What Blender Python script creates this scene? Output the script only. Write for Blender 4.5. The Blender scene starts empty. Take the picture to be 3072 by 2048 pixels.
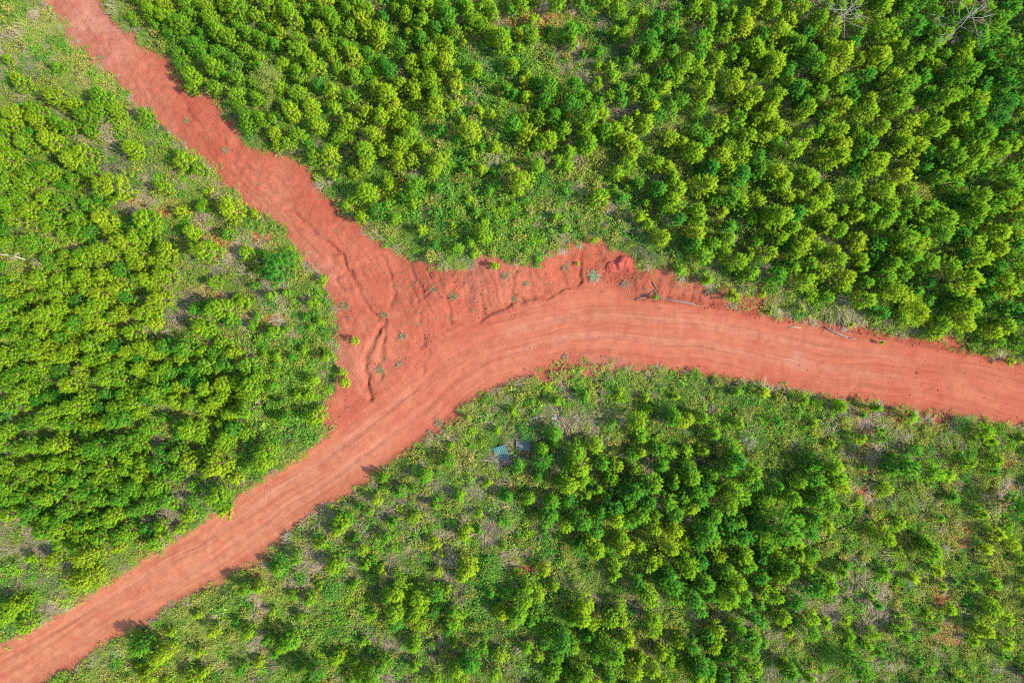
import bpy, math, random
import numpy as np
from mathutils import Vector

# ------------------------------------------------------------------ camera, sky, sun
scene = bpy.context.scene
COL = scene.collection
PXM = 36.0                      # photograph pixels per metre on the ground
CAM_H = 3072 / PXM / 1.5        # drone height for a 24 mm lens on a 36 mm sensor
cam_d = bpy.data.cameras.new('camera'); cam = bpy.data.objects.new('camera', cam_d); COL.objects.link(cam)
cam.location = (0, 0, CAM_H); cam.rotation_euler = (0, 0, 0)
cam_d.sensor_width = 36; cam_d.lens = 24; cam_d.clip_end = 3000
scene.camera = cam

SUN_EL = math.radians(46); SUN_DIR2 = (0.965, -0.26)      # towards the sun, on the ground
world = bpy.data.worlds.new('World'); scene.world = world; world.use_nodes = True
wn = world.node_tree; wn.nodes.clear()
sky = wn.nodes.new('ShaderNodeTexSky'); sky.sky_type = 'NISHITA'; sky.sun_disc = False
sky.sun_elevation = SUN_EL; sky.sun_rotation = math.atan2(SUN_DIR2[0], SUN_DIR2[1])
bg = wn.nodes.new('ShaderNodeBackground'); bg.inputs[1].default_value = 0.15
wo = wn.nodes.new('ShaderNodeOutputWorld')
wn.links.new(sky.outputs[0], bg.inputs[0]); wn.links.new(bg.outputs[0], wo.inputs[0])
sun_d = bpy.data.lights.new('sun', 'SUN'); sun = bpy.data.objects.new('sun', sun_d); COL.objects.link(sun)
sun_d.energy = 2.5; sun_d.angle = math.radians(2.0); sun_d.color = (1.0, 0.94, 0.84)
sv = Vector((SUN_DIR2[0] * math.cos(SUN_EL), SUN_DIR2[1] * math.cos(SUN_EL), math.sin(SUN_EL)))
sun.rotation_euler = sv.to_track_quat('Z', 'Y').to_euler(); sun.location = sv * 80
scene.view_settings.view_transform = 'Standard'; scene.view_settings.look = 'None'
scene.view_settings.exposure = 2.42; scene.view_settings.gamma = 1.0
scene.view_settings.use_curve_mapping = False
scene.render.engine = 'CYCLES'
scene.cycles.max_bounces = 4; scene.cycles.diffuse_bounces = 3; scene.cycles.transmission_bounces = 3
scene.cycles.glossy_bounces = 2
scene.cycles.use_denoising = False; scene.cycles.filter_width = 1.1

R = np.random.RandomState(7)
random.seed(7)

# ------------------------------------------------------------------ small maths
def ov(p): return ((p[0] * 1.30612 - 1536) / PXM, (1024 - p[1] * 1.30612) / PXM)      # overview pixel -> ground metres
def ovs(L): return np.array([ov(p) for p in L])
def full(x, y): return ((x - 1536) / PXM, (1024 - y) / PXM)
def tz(tile, x, y):                                                                     # enlarged-tile pixel -> photo pixel
    return (tile[0] + x / 2.2959, tile[1] + y / 2.2959)

def noise(x, y, s, seed):                                                               # smooth value noise 0..1
    x = np.asarray(x, float) / s + 517.3; y = np.asarray(y, float) / s + 291.7
    T = np.random.RandomState(seed).rand(256, 256)
    xi = np.floor(x).astype(int); yi = np.floor(y).astype(int)
    fx = x - xi; fy = y - yi
    fx = fx * fx * (3 - 2 * fx); fy = fy * fy * (3 - 2 * fy)
    a = T[xi % 256, yi % 256]; b = T[(xi + 1) % 256, yi % 256]
    c = T[xi % 256, (yi + 1) % 256]; d = T[(xi + 1) % 256, (yi + 1) % 256]
    return (a * (1 - fx) + b * fx) * (1 - fy) + (c * (1 - fx) + d * fx) * fy
def fbm(x, y, s, seed, o=4):
    t = 0; a = .5
    for k in range(o): t = t + a * noise(x, y, s / 2 ** k, seed + 31 * k); a *= .5
    return t / (1 - .5 ** o)
def sstep(a, b, x):
    t = np.clip((x - a) / (b - a), 0, 1); return t * t * (3 - 2 * t)

def seg_dist(px, py, P, closed):
    """distance, arclength and side of the nearest segment of polyline P"""
    n = len(P) if closed else len(P) - 1
    best = np.full(px.shape, 1e9); U = np.zeros(px.shape); S = np.zeros(px.shape); acc = 0
    for i in range(n):
        a = P[i]; b = P[(i + 1) % len(P)]; d = b - a; L = math.hypot(*d)
        if L < 1e-6: continue
        t = np.clip(((px - a[0]) * d[0] + (py - a[1]) * d[1]) / L ** 2, 0, 1)
        q = np.hypot(px - a[0] - t * d[0], py - a[1] - t * d[1])
        m = q < best; best[m] = q[m]; U[m] = (acc + t * L)[m]
        S[m] = np.sign(d[0] * (py - a[1]) - d[1] * (px - a[0]))[m]; acc += L
    return best, U, S
def inside(px, py, P):
    r = np.zeros(px.shape, bool); j = len(P) - 1
    for i in range(len(P)):
        xi, yi = P[i]; xj, yj = P[j]
        c = ((yi > py) != (yj > py))
        with np.errstate(divide='ignore', invalid='ignore'):
            c &= px < (xj - xi) * (py - yi) / (yj - yi + 1e-12) + xi
        r ^= c; j = i
    return r
def sdf(px, py, P):
    d, _, _ = seg_dist(px, py, P, True); return np.where(inside(px, py, P), -d, d)

# ------------------------------------------------------------------ outlines read off the photograph
MAIN_UP = [(2900,960),(2600,890),(2352,838),(2200,806),(2000,766),(1900,752),(1700,716),(1600,697),(1500,690),(1440,690),(1425,650),(1350,645),
 (1250,690),(1150,725),(1080,738),(1000,780),(960,822),(915,880),(850,930),(780,985),(700,1050),(600,1112),(540,1150),(500,1180),(430,1230),
 (340,1282),(260,1340),(170,1392),(60,1462),(0,1492),(-200,1610),(-500,1790)]
MAIN_LO = [(2900,1090),(2600,1020),(2352,974),(2200,945),(2100,930),(2000,918),(1900,905),(1800,885),(1700,868),(1600,850),(1500,836),(1400,824),(1320,820),
 (1260,838),(1200,860),(1120,895),(1060,932),(1000,985),(900,1052),(820,1112),(740,1157),(690,1197),(640,1242),(570,1292),(480,1342),(400,1384),
 (300,1436),(200,1503),(130,1548),(60,1600),(-140,1720),(-440,1900)]
MAIN = ovs(MAIN_UP + MAIN_LO[::-1])
FORK_L = [(-150,-330),(20,-130),(100,0),(123,27),(160,67),(180,100),(213,133),(240,160),(283,187),(310,233),(350,267),(383,300),(420,323),(443,340),(477,370),
 (507,390),(520,420),(550,447),(563,473),(610,493),(655,515),(664,556),(700,590),(727,623),(753,663),(757,690),(777,710),(770,790),(785,840),
 (785,883),(757,930),(752,968),(790,985)]
FORK_R = [(-20,-350),(130,-130),(213,0),(233,20),(250,37),(277,63),(307,77),(330,107),(360,127),(390,140),(403,163),(420,187),(447,213),(477,230),(500,247),
 (523,277),(547,293),(570,330),(593,347),(633,357),(667,363),(697,373),(710,393),(733,417),(750,443),(767,473),(784,493),(827,523),(874,563),
 (900,573),(927,586),(934,603),(984,606),(1017,620),(1067,630),(1050,760),(900,950)]
FORK = ovs(FORK_L + FORK_R[::-1])
BANK_UP = [(934,603),(984,606),(1017,620),(1067,630),(1084,612),(1131,595),(1167,602),(1211,612),(1251,605),(1287,588),(1304,573),(1364,563),(1384,583),
 (1434,596),(1451,620),(1517,626),(1551,645),(1618,658),(1651,696),(1685,708),(1801,738),(1935,766),(2051,786),(2151,800),(2218,816),(2352,842)]
BANK = ovs(BANK_UP + [(2352,870),(2000,800),(1700,750),(1440,720),(1250,740),(1080,790),(960,800)])
PATCH = [(307,473,26,11),(392,492,18,9),(520,565,42,17),(607,553,22,12),(477,676,14,9),(620,733,34,13),(596,1300,17,36),(600,1360,9,48),(598,1408,12,12),
 (1980,1000,20,48),(1975,1060,20,22),(1991,1133,12,14),(2318,1056,14,16),(2316,1113,14,14),(2298,1146,16,22),(2205,1209,14,10),(2198,1236,12,9),
 (2161,1366,11,22),(2168,1456,34,20),(1154,1259,9,6),(1207,1303,24,9),(1234,57,44,13),(1317,123,13,7),(600,745,26,9),(1640,690,50,14),(1730,690,28,14),
 (985,985,42,22),(1020,960,36,20),(1240,860,60,18),(1400,838,70,14),(2180,965,30,12),(2080,950,26,12),(2130,790,50,14),(1900,760,60,14)]
FORK_C = ovs([(-90,-330),(75,-130),(150,0),(215,70),(270,130),(330,190),(400,250),(480,320),(560,390),(640,450),(720,500),(790,580),(850,650),(900,720),(960,800),(1010,860)])
MAIN_C = ovs([((a[0]+b[0])/2, (a[1]+b[1])/2) for a, b in [((2900,960),(2900,1090)),((2600,890),(2600,1020)),((2352,838),(2352,974)),((2200,806),(2200,945)),((2000,766),(2000,918)),
 ((1900,752),(1900,905)),((1700,716),(1700,868)),((1600,697),(1600,850)),((1500,690),(1500,836)),((1400,680),(1400,824)),((1300,688),(1310,824)),((1200,712),(1230,850)),
 ((1080,738),(1150,880)),((1000,780),(1080,925)),((930,860),(1020,970)),((850,930),(940,1025)),((780,985),(860,1085)),((700,1050),(780,1135)),((600,1112),(690,1197)),
 ((540,1150),(640,1242)),((430,1230),(520,1320)),((340,1282),(430,1370)),((260,1340),(330,1422)),((170,1392),(230,1480)),((60,1462),(130,1548)),((-200,1610),(-140,1720)),((-500,1790),(-440,1900))]])
GULLY = [([(660,478),(680,490),(693,510),(713,524),(733,540),(763,566),(787,586),(800,618),(815,645),(828,662),(829,686),(847,703),(855,720),(872,730)], .24, .17),
 ([(872,730),(882,735),(877,752),(864,768),(857,785),(843,813),(841,856),(845,890),(852,914)], .30, .26),
 ([(884,600),(893,625),(902,645),(905,675),(897,703)], .2, .14), ([(885,745),(880,800),(868,840),(876,868)], .22, .2),
 ([(960,690),(1010,660),(1030,684),(1036,740)], .16, .16), ([(800,618),(770,640),(790,670)], .15, .13),
 ([(1330,590),(1332,620),(1331,648)], .3, .16), ([(1178,640),(1178,665),(1180,690)], .2, .18), ([(1104,680),(1112,720)], .2, .15),
 ([(1215,645),(1240,672),(1265,676)], .14, .14), ([(1290,620),(1300,650)], .16, .18), ([(1380,600),(1350,645)], .14, .16),
 ([(1334,650),(1252,683),(1190,690),(1140,712),(1100,735)], .26, .13), ([(970,700),(965,740),(975,790)], .15, .12),
 ([(560,380),(620,440),(668,486)], .1, .25), ([(390,175),(420,230),(440,270),(470,300)], .12, .18), ([(985,815),(970,840),(972,862)], .1, .2)]

def bare_sd(x, y):
    """(distance to bare clay: negative on it), roughened, plus the distances to the wide road and the track"""
    m = sdf(x, y, MAIN); f = sdf(x, y, FORK); b = sdf(x, y, BANK)
    e = np.full(x.shape, 1e9)
    for (px, py, rx, ry) in PATCH:
        cx, cy = ov((px, py)); k = 1.30612 / PXM
        q = np.hypot((x - cx) / (rx * k), (y - cy) / (ry * k))
        e = np.minimum(e, (q - 1) * min(rx, ry) * k)
    rough = (fbm(x, y, 1.1, 3) - .5) * 1.1 + (noise(x, y, .3, 9) - .5) * .3
    e += (fbm(x, y, .7, 17) - .5) * .9
    return np.minimum(np.minimum(m + rough * .45, f + rough * 1.25 + .12), np.minimum(b + rough * 1.5, e + .02)), m, f, b
main_len = None

def height(x, y):
    x = np.asarray(x, float); y = np.asarray(y, float)
    sd, m, f, b = bare_sd(x, y)
    dm, um, side = seg_dist(x, y, MAIN_C, False); v = dm * side
    df, uf, _ = seg_dist(x, y, FORK_C, False)
    z = .28 * sstep(0, 2.2, np.minimum(m, f)) + (fbm(x, y, 6, 21) - .5) * .5 * sstep(0, 3, np.minimum(m, f)) + (fbm(x, y, .9, 22) - .5) * .16 * sstep(-.2, .6, sd)
    xo = (x * PXM + 1536) / 1.30612
    up = (side < 0)
    nb = np.where(up, np.maximum(m, 0), 0)                      # distance outside the road on the bank side
    z += .85 * sstep(.1, 3.6, nb) * sstep(900, 1060, xo) * (1 - .35 * sstep(1450, 1700, xo))
    z += .2 * np.exp(-((m - .15) / .3) ** 2) * up * sstep(1430, 1520, xo) * (.4 + 1.2 * noise(x, y, .5, 5))      # graded berm
    z += .35 * sstep(.5, -1.5, f) * sstep(1.2, 4, m) * .5
    # ruts and grader marks
    w = sstep(.2, -.5, m)
    z += w * (-.05 * np.exp(-((np.abs(v + .25) - .85) / .22) ** 2) * (.4 + noise(um, v * 0, 6, 40)) + sstep(.35, .7, noise(x, y, 2.8, 49)) * (.026 * (noise(um * .12, v, .22, 41) - .5) + .018 * (noise(um * .3, v, .12, 42) - .5)))
    wf = sstep(.3, -.5, f) * sstep(0, 1, m)
    z += wf * (.05 * (noise(uf * .15, df, .35, 43) - .5) + .07 * (fbm(x, y, 1.6, 44) - .5) + .05 * (noise(x, y, .28, 45) - .5) + .10 * (fbm(x, y, .55, 48) - .5))
    wx_ = (noise(x, y, 1.4, 56) - .5) * 1.2; rg = 1 - np.abs(noise(uf * .10 + wx_ * .2, df + wx_ * .5, .34, 57) * 2 - 1)
    z -= wf * .09 * np.clip(rg - .72, 0, 1) / .28 * sstep(.35, .65, noise(x, y, 2.6, 58)) * sstep(-.2, -1., f)
    wb = sstep(.3, -.2, b) * sstep(0, .5, m)
    rb = 1 - np.abs(noise(um + wx_ * .5, v * .25 + wx_, .6, 59) * 2 - 1); z -= wb * .11 * np.clip(rb - .65, 0, 1) / .35
    z += wb * (.22 * (fbm(x, y, .8, 46) - .5) + .05 * (noise(x, y, .2, 47) - .5))
    for P, dep, wid in GULLY:
        P = ovs(P); lo = P.min(0) - 2; hi = P.max(0) + 2
        k = (x > lo[0]) & (x < hi[0]) & (y > lo[1]) & (y < hi[1])
        if not k.any(): continue
        xx = x[k] + (noise(x[k], y[k], .5, 50) - .5) * .3; yy = y[k] + (noise(x[k], y[k], .5, 51) - .5) * .3
        d, u, _ = seg_dist(xx, yy, P, False)
        zz = z[k]; ww = wid * (.45 + 1.1 * noise(u, u * 0 + dep, .6, 53)); zz -= dep * np.exp(-(d / ww) ** 4) * (.35 + 1.0 * noise(u, u * 0, .8, 52)); z[k] = zz
    return z

# ------------------------------------------------------------------ materials
def new_mat(name):
    m = bpy.data.materials.new(name); m.use_nodes = True; m.node_tree.nodes.clear(); return m, m.node_tree
class NT:
    def __init__(s, t): s.t = t
    def n(s, kind, **kw):
        o = s.t.nodes.new(kind)
        for k, v in kw.items(): setattr(o, k, v)
        return o
    def put(s, sock, v):
        if hasattr(v, 'is_output') or isinstance(v, bpy.types.NodeSocket): s.t.links.new(v, sock)
        else:
            if isinstance(v, tuple) and len(v) == 3 and sock.type == 'RGBA': v = v + (1,)
            sock.default_value = v
    def attr(s, name, typ='GEOMETRY'):
        o = s.n('ShaderNodeAttribute', attribute_type=typ); o.attribute_name = name; return o.outputs['Fac']
    def math(s, op, a, b=0., c=0., clamp=False):
        o = s.n('ShaderNodeMath', operation=op, use_clamp=clamp); s.put(o.inputs[0], a); s.put(o.inputs[1], b); s.put(o.inputs[2], c); return o.outputs[0]
    def mix(s, f, a, b, mode='MIX'):
        o = s.n('ShaderNodeMix', data_type='RGBA', blend_type=mode); s.put(o.inputs[0], f); s.put(o.inputs[6], a); s.put(o.inputs[7], b); return o.outputs[2]
    def ramp(s, f, lo, hi, a=0., b=1.):
        o = s.n('ShaderNodeMapRange', clamp=True); s.put(o.inputs[0], f); s.put(o.inputs[1], lo); s.put(o.inputs[2], hi); s.put(o.inputs[3], a); s.put(o.inputs[4], b); return o.outputs[0]
    def noise(s, vec, scale, detail=4, rough=.55):
        o = s.n('ShaderNodeTexNoise'); s.put(o.inputs['Scale'], scale); s.put(o.inputs['Detail'], detail); s.put(o.inputs['Roughness'], rough)
        if vec is not None: s.put(o.inputs['Vector'], vec)
        return o.outputs[0]
    def comb(s, x, y, z=0.):
        o = s.n('ShaderNodeCombineXYZ'); s.put(o.inputs[0], x); s.put(o.inputs[1], y); s.put(o.inputs[2], z); return o.outputs[0]
    def principled(s, col, rough=.9, bump=None, spec=.15):
        p = s.n('ShaderNodeBsdfPrincipled'); s.put(p.inputs['Base Color'], col); s.put(p.inputs['Roughness'], rough); p.inputs['Specular IOR Level'].default_value = spec
        if bump is not None:
            b = s.n('ShaderNodeBump'); b.inputs['Strength'].default_value = bump[1]; b.inputs['Distance'].default_value = bump[2]; s.put(b.inputs['Height'], bump[0]); s.put(p.inputs['Normal'], b.outputs[0])
        o = s.n('ShaderNodeOutputMaterial'); s.t.links.new(p.outputs[0], o.inputs[0]); return p
    def leaf(s, col, trans=.38, tcol=None):
        d = s.n('ShaderNodeBsdfDiffuse'); t = s.n('ShaderNodeBsdfTranslucent'); m = s.n('ShaderNodeMixShader')
        s.put(d.inputs[0], col); s.put(t.inputs[0], tcol or col); m.inputs[0].default_value = trans
        s.t.links.new(d.outputs[0], m.inputs[1]); s.t.links.new(t.outputs[0], m.inputs[2])
        o = s.n('ShaderNodeOutputMaterial'); s.t.links.new(m.outputs[0], o.inputs[0])

def clay_mat():
    m, t = new_mat('red_clay'); k = NT(t)
    g = k.n('ShaderNodeNewGeometry').outputs['Position']
    u, v = k.attr('road_u'), k.attr('road_v'); road = k.attr('road'); veg = k.attr('veg'); pale = k.attr('pale'); org = k.attr('orange'); fresh = k.attr('fresh')
    big = k.noise(g, .22, 4); mid = k.noise(g, 1.3, 5, .6); fine = k.noise(g, 9, 4, .65)
    g2 = k.noise(g, .09, 2); v = k.math('ADD', v, k.math('MULTIPLY', k.math('SUBTRACT', g2, .5), 1.8))
    streak = k.noise(k.comb(k.math('MULTIPLY', u, .10), k.math('MULTIPLY', v, 2.6)), 1.0, 5, .6)
    streak2 = k.noise(k.comb(k.math('MULTIPLY', u, .5), k.math('MULTIPLY', v, 7.)), 1.0, 3, .6)
    c = k.mix(k.ramp(big, .35, .65), CLAY_A, CLAY_B)
    c = k.mix(k.math('MULTIPLY', org, .85), c, CLAY_O)
    c = k.mix(k.math('MULTIPLY', pale, .8), c, CLAY_P)
    c = k.mix(k.math('MULTIPLY', fresh, .85), c, CLAY_R)
    c = k.mix(k.math('MULTIPLY', k.ramp(mid, .42, .75), .6), c, CLAY_D)
    c = k.mix(k.math('MULTIPLY', k.math('MULTIPLY', road, k.ramp(streak, .45, .72)), .7), c, CLAY_D)
    c = k.mix(k.math('MULTIPLY', k.math('MULTIPLY', road, k.ramp(streak2, .5, .8)), .5), c, CLAY_O)
    c = k.mix(k.math('MULTIPLY', k.ramp(fine, .52, .75), .5), c, CLAY_D)
    damp = k.noise(g, .55, 5, .6)
    c = k.mix(k.math('MULTIPLY', k.ramp(damp, .53, .68), .42), c, CLAY_R)
    c = k.mix(k.math('MULTIPLY', k.ramp(damp, .46, .34), .28), c, CLAY_O)
    off = k.math('SUBTRACT', 1., road); crumb = k.noise(g, 5.5, 6, .75)
    c = k.mix(k.math('MULTIPLY', k.math('MULTIPLY', off, k.ramp(crumb, .54, .68)), .6), c, CLAY_D)
    speck = k.noise(g, 26, 2, .5)
    c = k.mix(k.math('MULTIPLY', k.ramp(speck, .66, .74), .5), c, (.12, .04, .025))
    lit = k.mix(k.ramp(mid, .3, .7), LITTER_A, LITTER_B)
    lit = k.mix(k.ramp(fine, .4, .7), lit, LITTER_C)
    vegn = k.math('ADD', veg, k.math('MULTIPLY', k.math('SUBTRACT', mid, .5), .8))
    c = k.mix(k.ramp(vegn, .35, .95), c, lit)
    # tyre and track lugs: fine relief across the lanes, in patches
    lug = k.math('SINE', k.math('MULTIPLY', k.math('ADD', u, k.math('MULTIPLY', k.math('ABSOLUTE', v), .5)), 2 * math.pi / .24))
    lane = k.math('MULTIPLY', k.ramp(k.noise(k.comb(k.math('MULTIPLY', u, .13), k.math('MULTIPLY', v, 1.6)), 1., 2), .60, .68), road)
    h = k.math('ADD', k.math('MULTIPLY', fine, .55), k.math('MULTIPLY', k.math('MULTIPLY', lug, lane), .09))
    h = k.math('ADD', h, k.math('MULTIPLY', k.math('MULTIPLY', streak2, k.math('MULTIPLY', road, k.ramp(k.noise(g, .4, 3), .42, .62))), .6)); h = k.math('ADD', h, k.math('MULTIPLY', mid, .6))
    h = k.math('ADD', h, k.math('MULTIPLY', k.math('MULTIPLY', crumb, off), 1.6))
    k.principled(c, .95, (h, .95, .09), .05)
    return m
CLAY_A = (0.18, 0.046, 0.0245); CLAY_B = (0.196, 0.058, 0.031); CLAY_O = (0.206, 0.08, 0.039); CLAY_P = (0.204, 0.098, 0.066); CLAY_R = (0.156, 0.03, 0.0165); CLAY_D = (0.112, 0.03, 0.016)
LITTER_A = (.030, .046, .014); LITTER_B = (.055, .050, .024); LITTER_C = (.018, .044, .011)
M_CLAY = clay_mat()

def foliage_mat(name, cols, trans=.38, tuft='tuft', ochre=None, bright=None):
    """cols: colours along tone 0..1 (tone comes per plant), then varied per tuft or leaf"""
    m, t = new_mat(name); k = NT(t)
    tone = k.attr('tone', 'INSTANCER'); tu = k.attr(tuft); rnd = k.n('ShaderNodeObjectInfo').outputs['Random']
    f = k.math('ADD', k.math('MULTIPLY', tone, .75), k.math('MULTIPLY', tu, .38)); f = k.math('ADD', f, k.math('MULTIPLY', k.math('SUBTRACT', rnd, .5), .16)); f = k.math('SUBTRACT', f, .06, clamp=True)
    r = k.n('ShaderNodeValToRGB'); e = r.color_ramp.elements
    e[0].position = 0; e[0].color = cols[0] + (1,); e[1].position = 1; e[1].color = cols[-1] + (1,)
    for i, c in enumerate(cols[1:-1]):
        el = e.new((i + 1) / (len(cols) - 1)); el.color = c + (1,)
    k.put(r.inputs[0], f); c = r.outputs[0]
    if ochre: c = k.mix(k.math('MULTIPLY', k.math('GREATER_THAN', tu, .965), .7), c, ochre)
    if bright: c = k.mix(k.math('MULTIPLY', k.ramp(tu, .8, 1.), .6), c, bright)
    k.leaf(c, trans); return m
M_NEEDLE = foliage_mat('pine_needles', [(.024,.155,.022), (.086,.240,.017), (.185,.310,.014), (.275,.345,.018)], .40, ochre=(.30, .21, .03))
M_LEAF = foliage_mat('broad_leaves', [(.020,.110,.022), (.064,.188,.019), (.135,.245,.022), (.215,.285,.036)], .38, bright=(.24, .33, .08))
M_WEED = foliage_mat('olive_weeds', [(.075,.130,.020), (.135,.175,.022), (.20,.21,.033), (.26,.21,.06)], .3, bright=(.31, .28, .08))
M_GRASS = foliage_mat('green_grass', [(.040,.120,.024), (.090,.170,.026), (.155,.21,.034), (.235,.25,.06)], .38)
M_DULL = foliage_mat('dusty_weeds', [(.095,.100,.032), (.125,.115,.042), (.155,.125,.055), (.18,.14,.075)], .25)
M_DRY = foliage_mat('dry_grass', [(.105,.095,.055), (.165,.140,.085), (.235,.190,.120), (.29,.23,.155)], .3)
M_PALE = foliage_mat('pale_weeds', [(.09,.14,.07), (.14,.18,.09), (.18,.21,.12), (.22,.24,.15)], .3)

def solid(name, a, b, scale=8, rough=.85, bump=.4):
    m, t = new_mat(name); k = NT(t)
    g = k.n('ShaderNodeTexCoord').outputs['Object']; f = k.noise(g, scale, 5, .65)
    k.principled(k.mix(k.ramp(f, .35, .68), a, b), rough, (f, bump, .02), .2); return m
M_BARK = solid('pine_bark', (.10, .065, .045), (.19, .13, .09), 14)
M_DEAD = solid('grey_dead_wood', (.075, .06, .048), (.14, .118, .098), 9)
M_BLEACH = solid('bleached_dead_wood', (.095, .085, .068), (.16, .14, .115), 9)
M_PALEWOOD = solid('pale_bare_wood', (.24, .20, .15), (.34, .29, .23), 7)
M_TANLEAF = foliage_mat('dead_leaves', [(.11,.07,.045), (.17,.12,.07), (.22,.165,.10)], .25)

# ------------------------------------------------------------------ terrain: one graded grid, split into ground, road, track, bank
def axis(half, step, far):
    a = list(np.arange(0, half + 1e-6, step)); s = step
    while a[-1] < far: s *= 1.35; a.append(a[-1] + s)
    a = np.array(a); return np.concatenate([-a[:0:-1], a])
gx = axis(46.5, .13, 420); gy = axis(32, .13, 420)
GX, GY = np.meshgrid(gx, gy); fx, fy = GX.ravel(), GY.ravel()
GZ = height(fx, fy); ZG = GZ.reshape(GX.shape)
sdb, sdm, sdf_, sdk = bare_sd(fx, fy)
dm, um, side = seg_dist(fx, fy, MAIN_C, False); dfk, ufk, sfk = seg_dist(fx, fy, FORK_C, False)
onmain = sdm < 0
A_u = np.where(sdm < sdf_, um, ufk + 300); A_v = np.where(sdm < sdf_, dm * side, dfk * sfk)
A_road = np.clip(sstep(.15, -.3, sdm) + .45 * sstep(.1, -.6, sdf_), 0, 1)
A_veg = sstep(-.10, .75, sdb)
xo = (fx * PXM + 1536) / 1.30612; yo = (1024 - fy * PXM) / 1.30612
def blob(x, y, r, px=None, py=None):
    px = xo if px is None else px; py = yo if py is None else py
    return np.exp(-((px - x) ** 2 + (py - y) ** 2) / r ** 2)
lane_ = np.exp(-((np.abs(dm * side + .25) - .85) / .38) ** 2) * onmain
A_pale = np.clip(.5 * lane_ * sstep(.3, .65, noise(um, um * 0, 7, 75)) + 1. * blob(240, 95, 80) + .7 * blob(150, 10, 100) + .35 * blob(420, 290, 90) + .3 * blob(700, 600, 90) + .35 * blob(330, 230, 60) + .45 * blob(620, 470, 60) + .4 * blob(720, 620, 60) + .5 * blob(800, 840, 60)
                 + .9 * blob(1830, 822, 22) + .18 * blob(1120, 660, 70) + .6 * blob(2168, 1456, 40) + .6 * blob(1400, 838, 60) * (sdm > -.3) + .12 * blob(1130, 640, 60), 0, 1)
A_org = np.clip(sstep(1150, 500, xo) * sstep(900, 1100, yo) + .35 * onmain * sstep(.3, .6, fbm(fx, fy, 5, 71)), 0, 1)
A_fresh = np.clip(.9 * blob(1430, 612, 45) + .5 * blob(1330, 600, 40) + .8 * np.exp(-((sdm - .05) / .28) ** 2) * (side < 0) * sstep(1430, 1520, xo)
                  + .6 * blob(470, 300, 110) * (sdf_ < 0) + .5 * blob(730, 470, 90) + .5 * blob(940, 660, 110) * sstep(.4, .65, fbm(fx, fy, 1.5, 76)) + .45 * (sdf_ < 0) * (sdm > 0) * sstep(.5, .7, fbm(fx, fy, 2.2, 77)) + .4 * blob(1090, 745, 50) + .35 * sstep(1500, 2200, xo) * onmain * fbm(fx, fy, 2, 72) + .5 * onmain * np.exp(-((sdm + .3) / .35) ** 2) * fbm(fx, fy, 1.8, 78), 0, 1)
ny, nx = GX.shape
idx = np.arange(nx * ny).reshape(ny, nx)
Q = np.stack([idx[:-1, :-1], idx[:-1, 1:], idx[1:, 1:], idx[1:, :-1]], -1).reshape(-1, 4)
cxq = Q.mean(1) * 0 + fx[Q].mean(1)
qm = sdm[Q].mean(1) < 0; qf = (sdf_[Q].mean(1) < 0) & ~qm; qb = (sdk[Q].mean(1) < 0) & ~qm & ~qf
def mesh_np(name, V, F, mats, attrs=None, smooth=True):
    """mesh from vertex array and list of equal-length faces"""
    me = bpy.data.meshes.new(name); V = np.asarray(V, np.float32); F = np.asarray(F, np.int32); n = F.shape[1]
    me.vertices.add(len(V)); me.vertices.foreach_set('co', V.ravel())
    me.loops.add(F.size); me.loops.foreach_set('vertex_index', F.ravel())
    me.polygons.add(len(F)); me.polygons.foreach_set('loop_start', np.arange(0, F.size, n, dtype=np.int32)); me.polygons.foreach_set('loop_total', np.full(len(F), n, np.int32))
    if smooth: me.polygons.foreach_set('use_smooth', np.ones(len(F), bool))
    for m in (mats if isinstance(mats, (list, tuple)) else [mats]): me.materials.append(m)
    for k, a in (attrs or {}).items():
        at = me.attributes.new(k, 'FLOAT', 'POINT'); at.data.foreach_set('value', np.asarray(a, np.float32))
    me.update(calc_edges=True); return me
def add(name, me, parent=None, **props):
    o = bpy.data.objects.new(name, me); COL.objects.link(o)
    if parent: o.parent = parent
    for k, v in props.items(): o[k] = v
    return o
for nm, sel, lab, cat in (('ground', ~(qm | qf | qb), 'red clay ground covered in litter under pines and scrub', 'ground'),
                     ('dirt_road', qm, 'wide graded red clay road curving past the junction', 'road'),
                     ('clay_track', qf, 'narrow eroded red clay track with gullies', 'track'),
                     ('clay_bank', qb, 'bare rilled red clay bank above the wide road', 'bank')):
    q = Q[sel]; used, inv = np.unique(q, return_inverse=True)
    at = {k: a[used] for k, a in dict(road_u=A_u, road_v=A_v, road=A_road, veg=A_veg, pale=A_pale, orange=A_org, fresh=A_fresh).items()}
    add(nm, mesh_np(nm, np.stack([fx[used], fy[used], GZ[used]], 1), inv.reshape(-1, 4), M_CLAY, at), kind='structure', label=lab, category=cat)

def zat(x, y):
    x = np.asarray(x, float); y = np.asarray(y, float)
    i = np.clip(np.searchsorted(gx, x) - 1, 0, nx - 2); j = np.clip(np.searchsorted(gy, y) - 1, 0, ny - 2)
    a = (x - gx[i]) / (gx[i + 1] - gx[i]); b = (y - gy[j]) / (gy[j + 1] - gy[j])
    return (ZG[j, i] * (1 - a) + ZG[j, i + 1] * a) * (1 - b) + (ZG[j + 1, i] * (1 - a) + ZG[j + 1, i + 1] * a) * b

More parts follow.
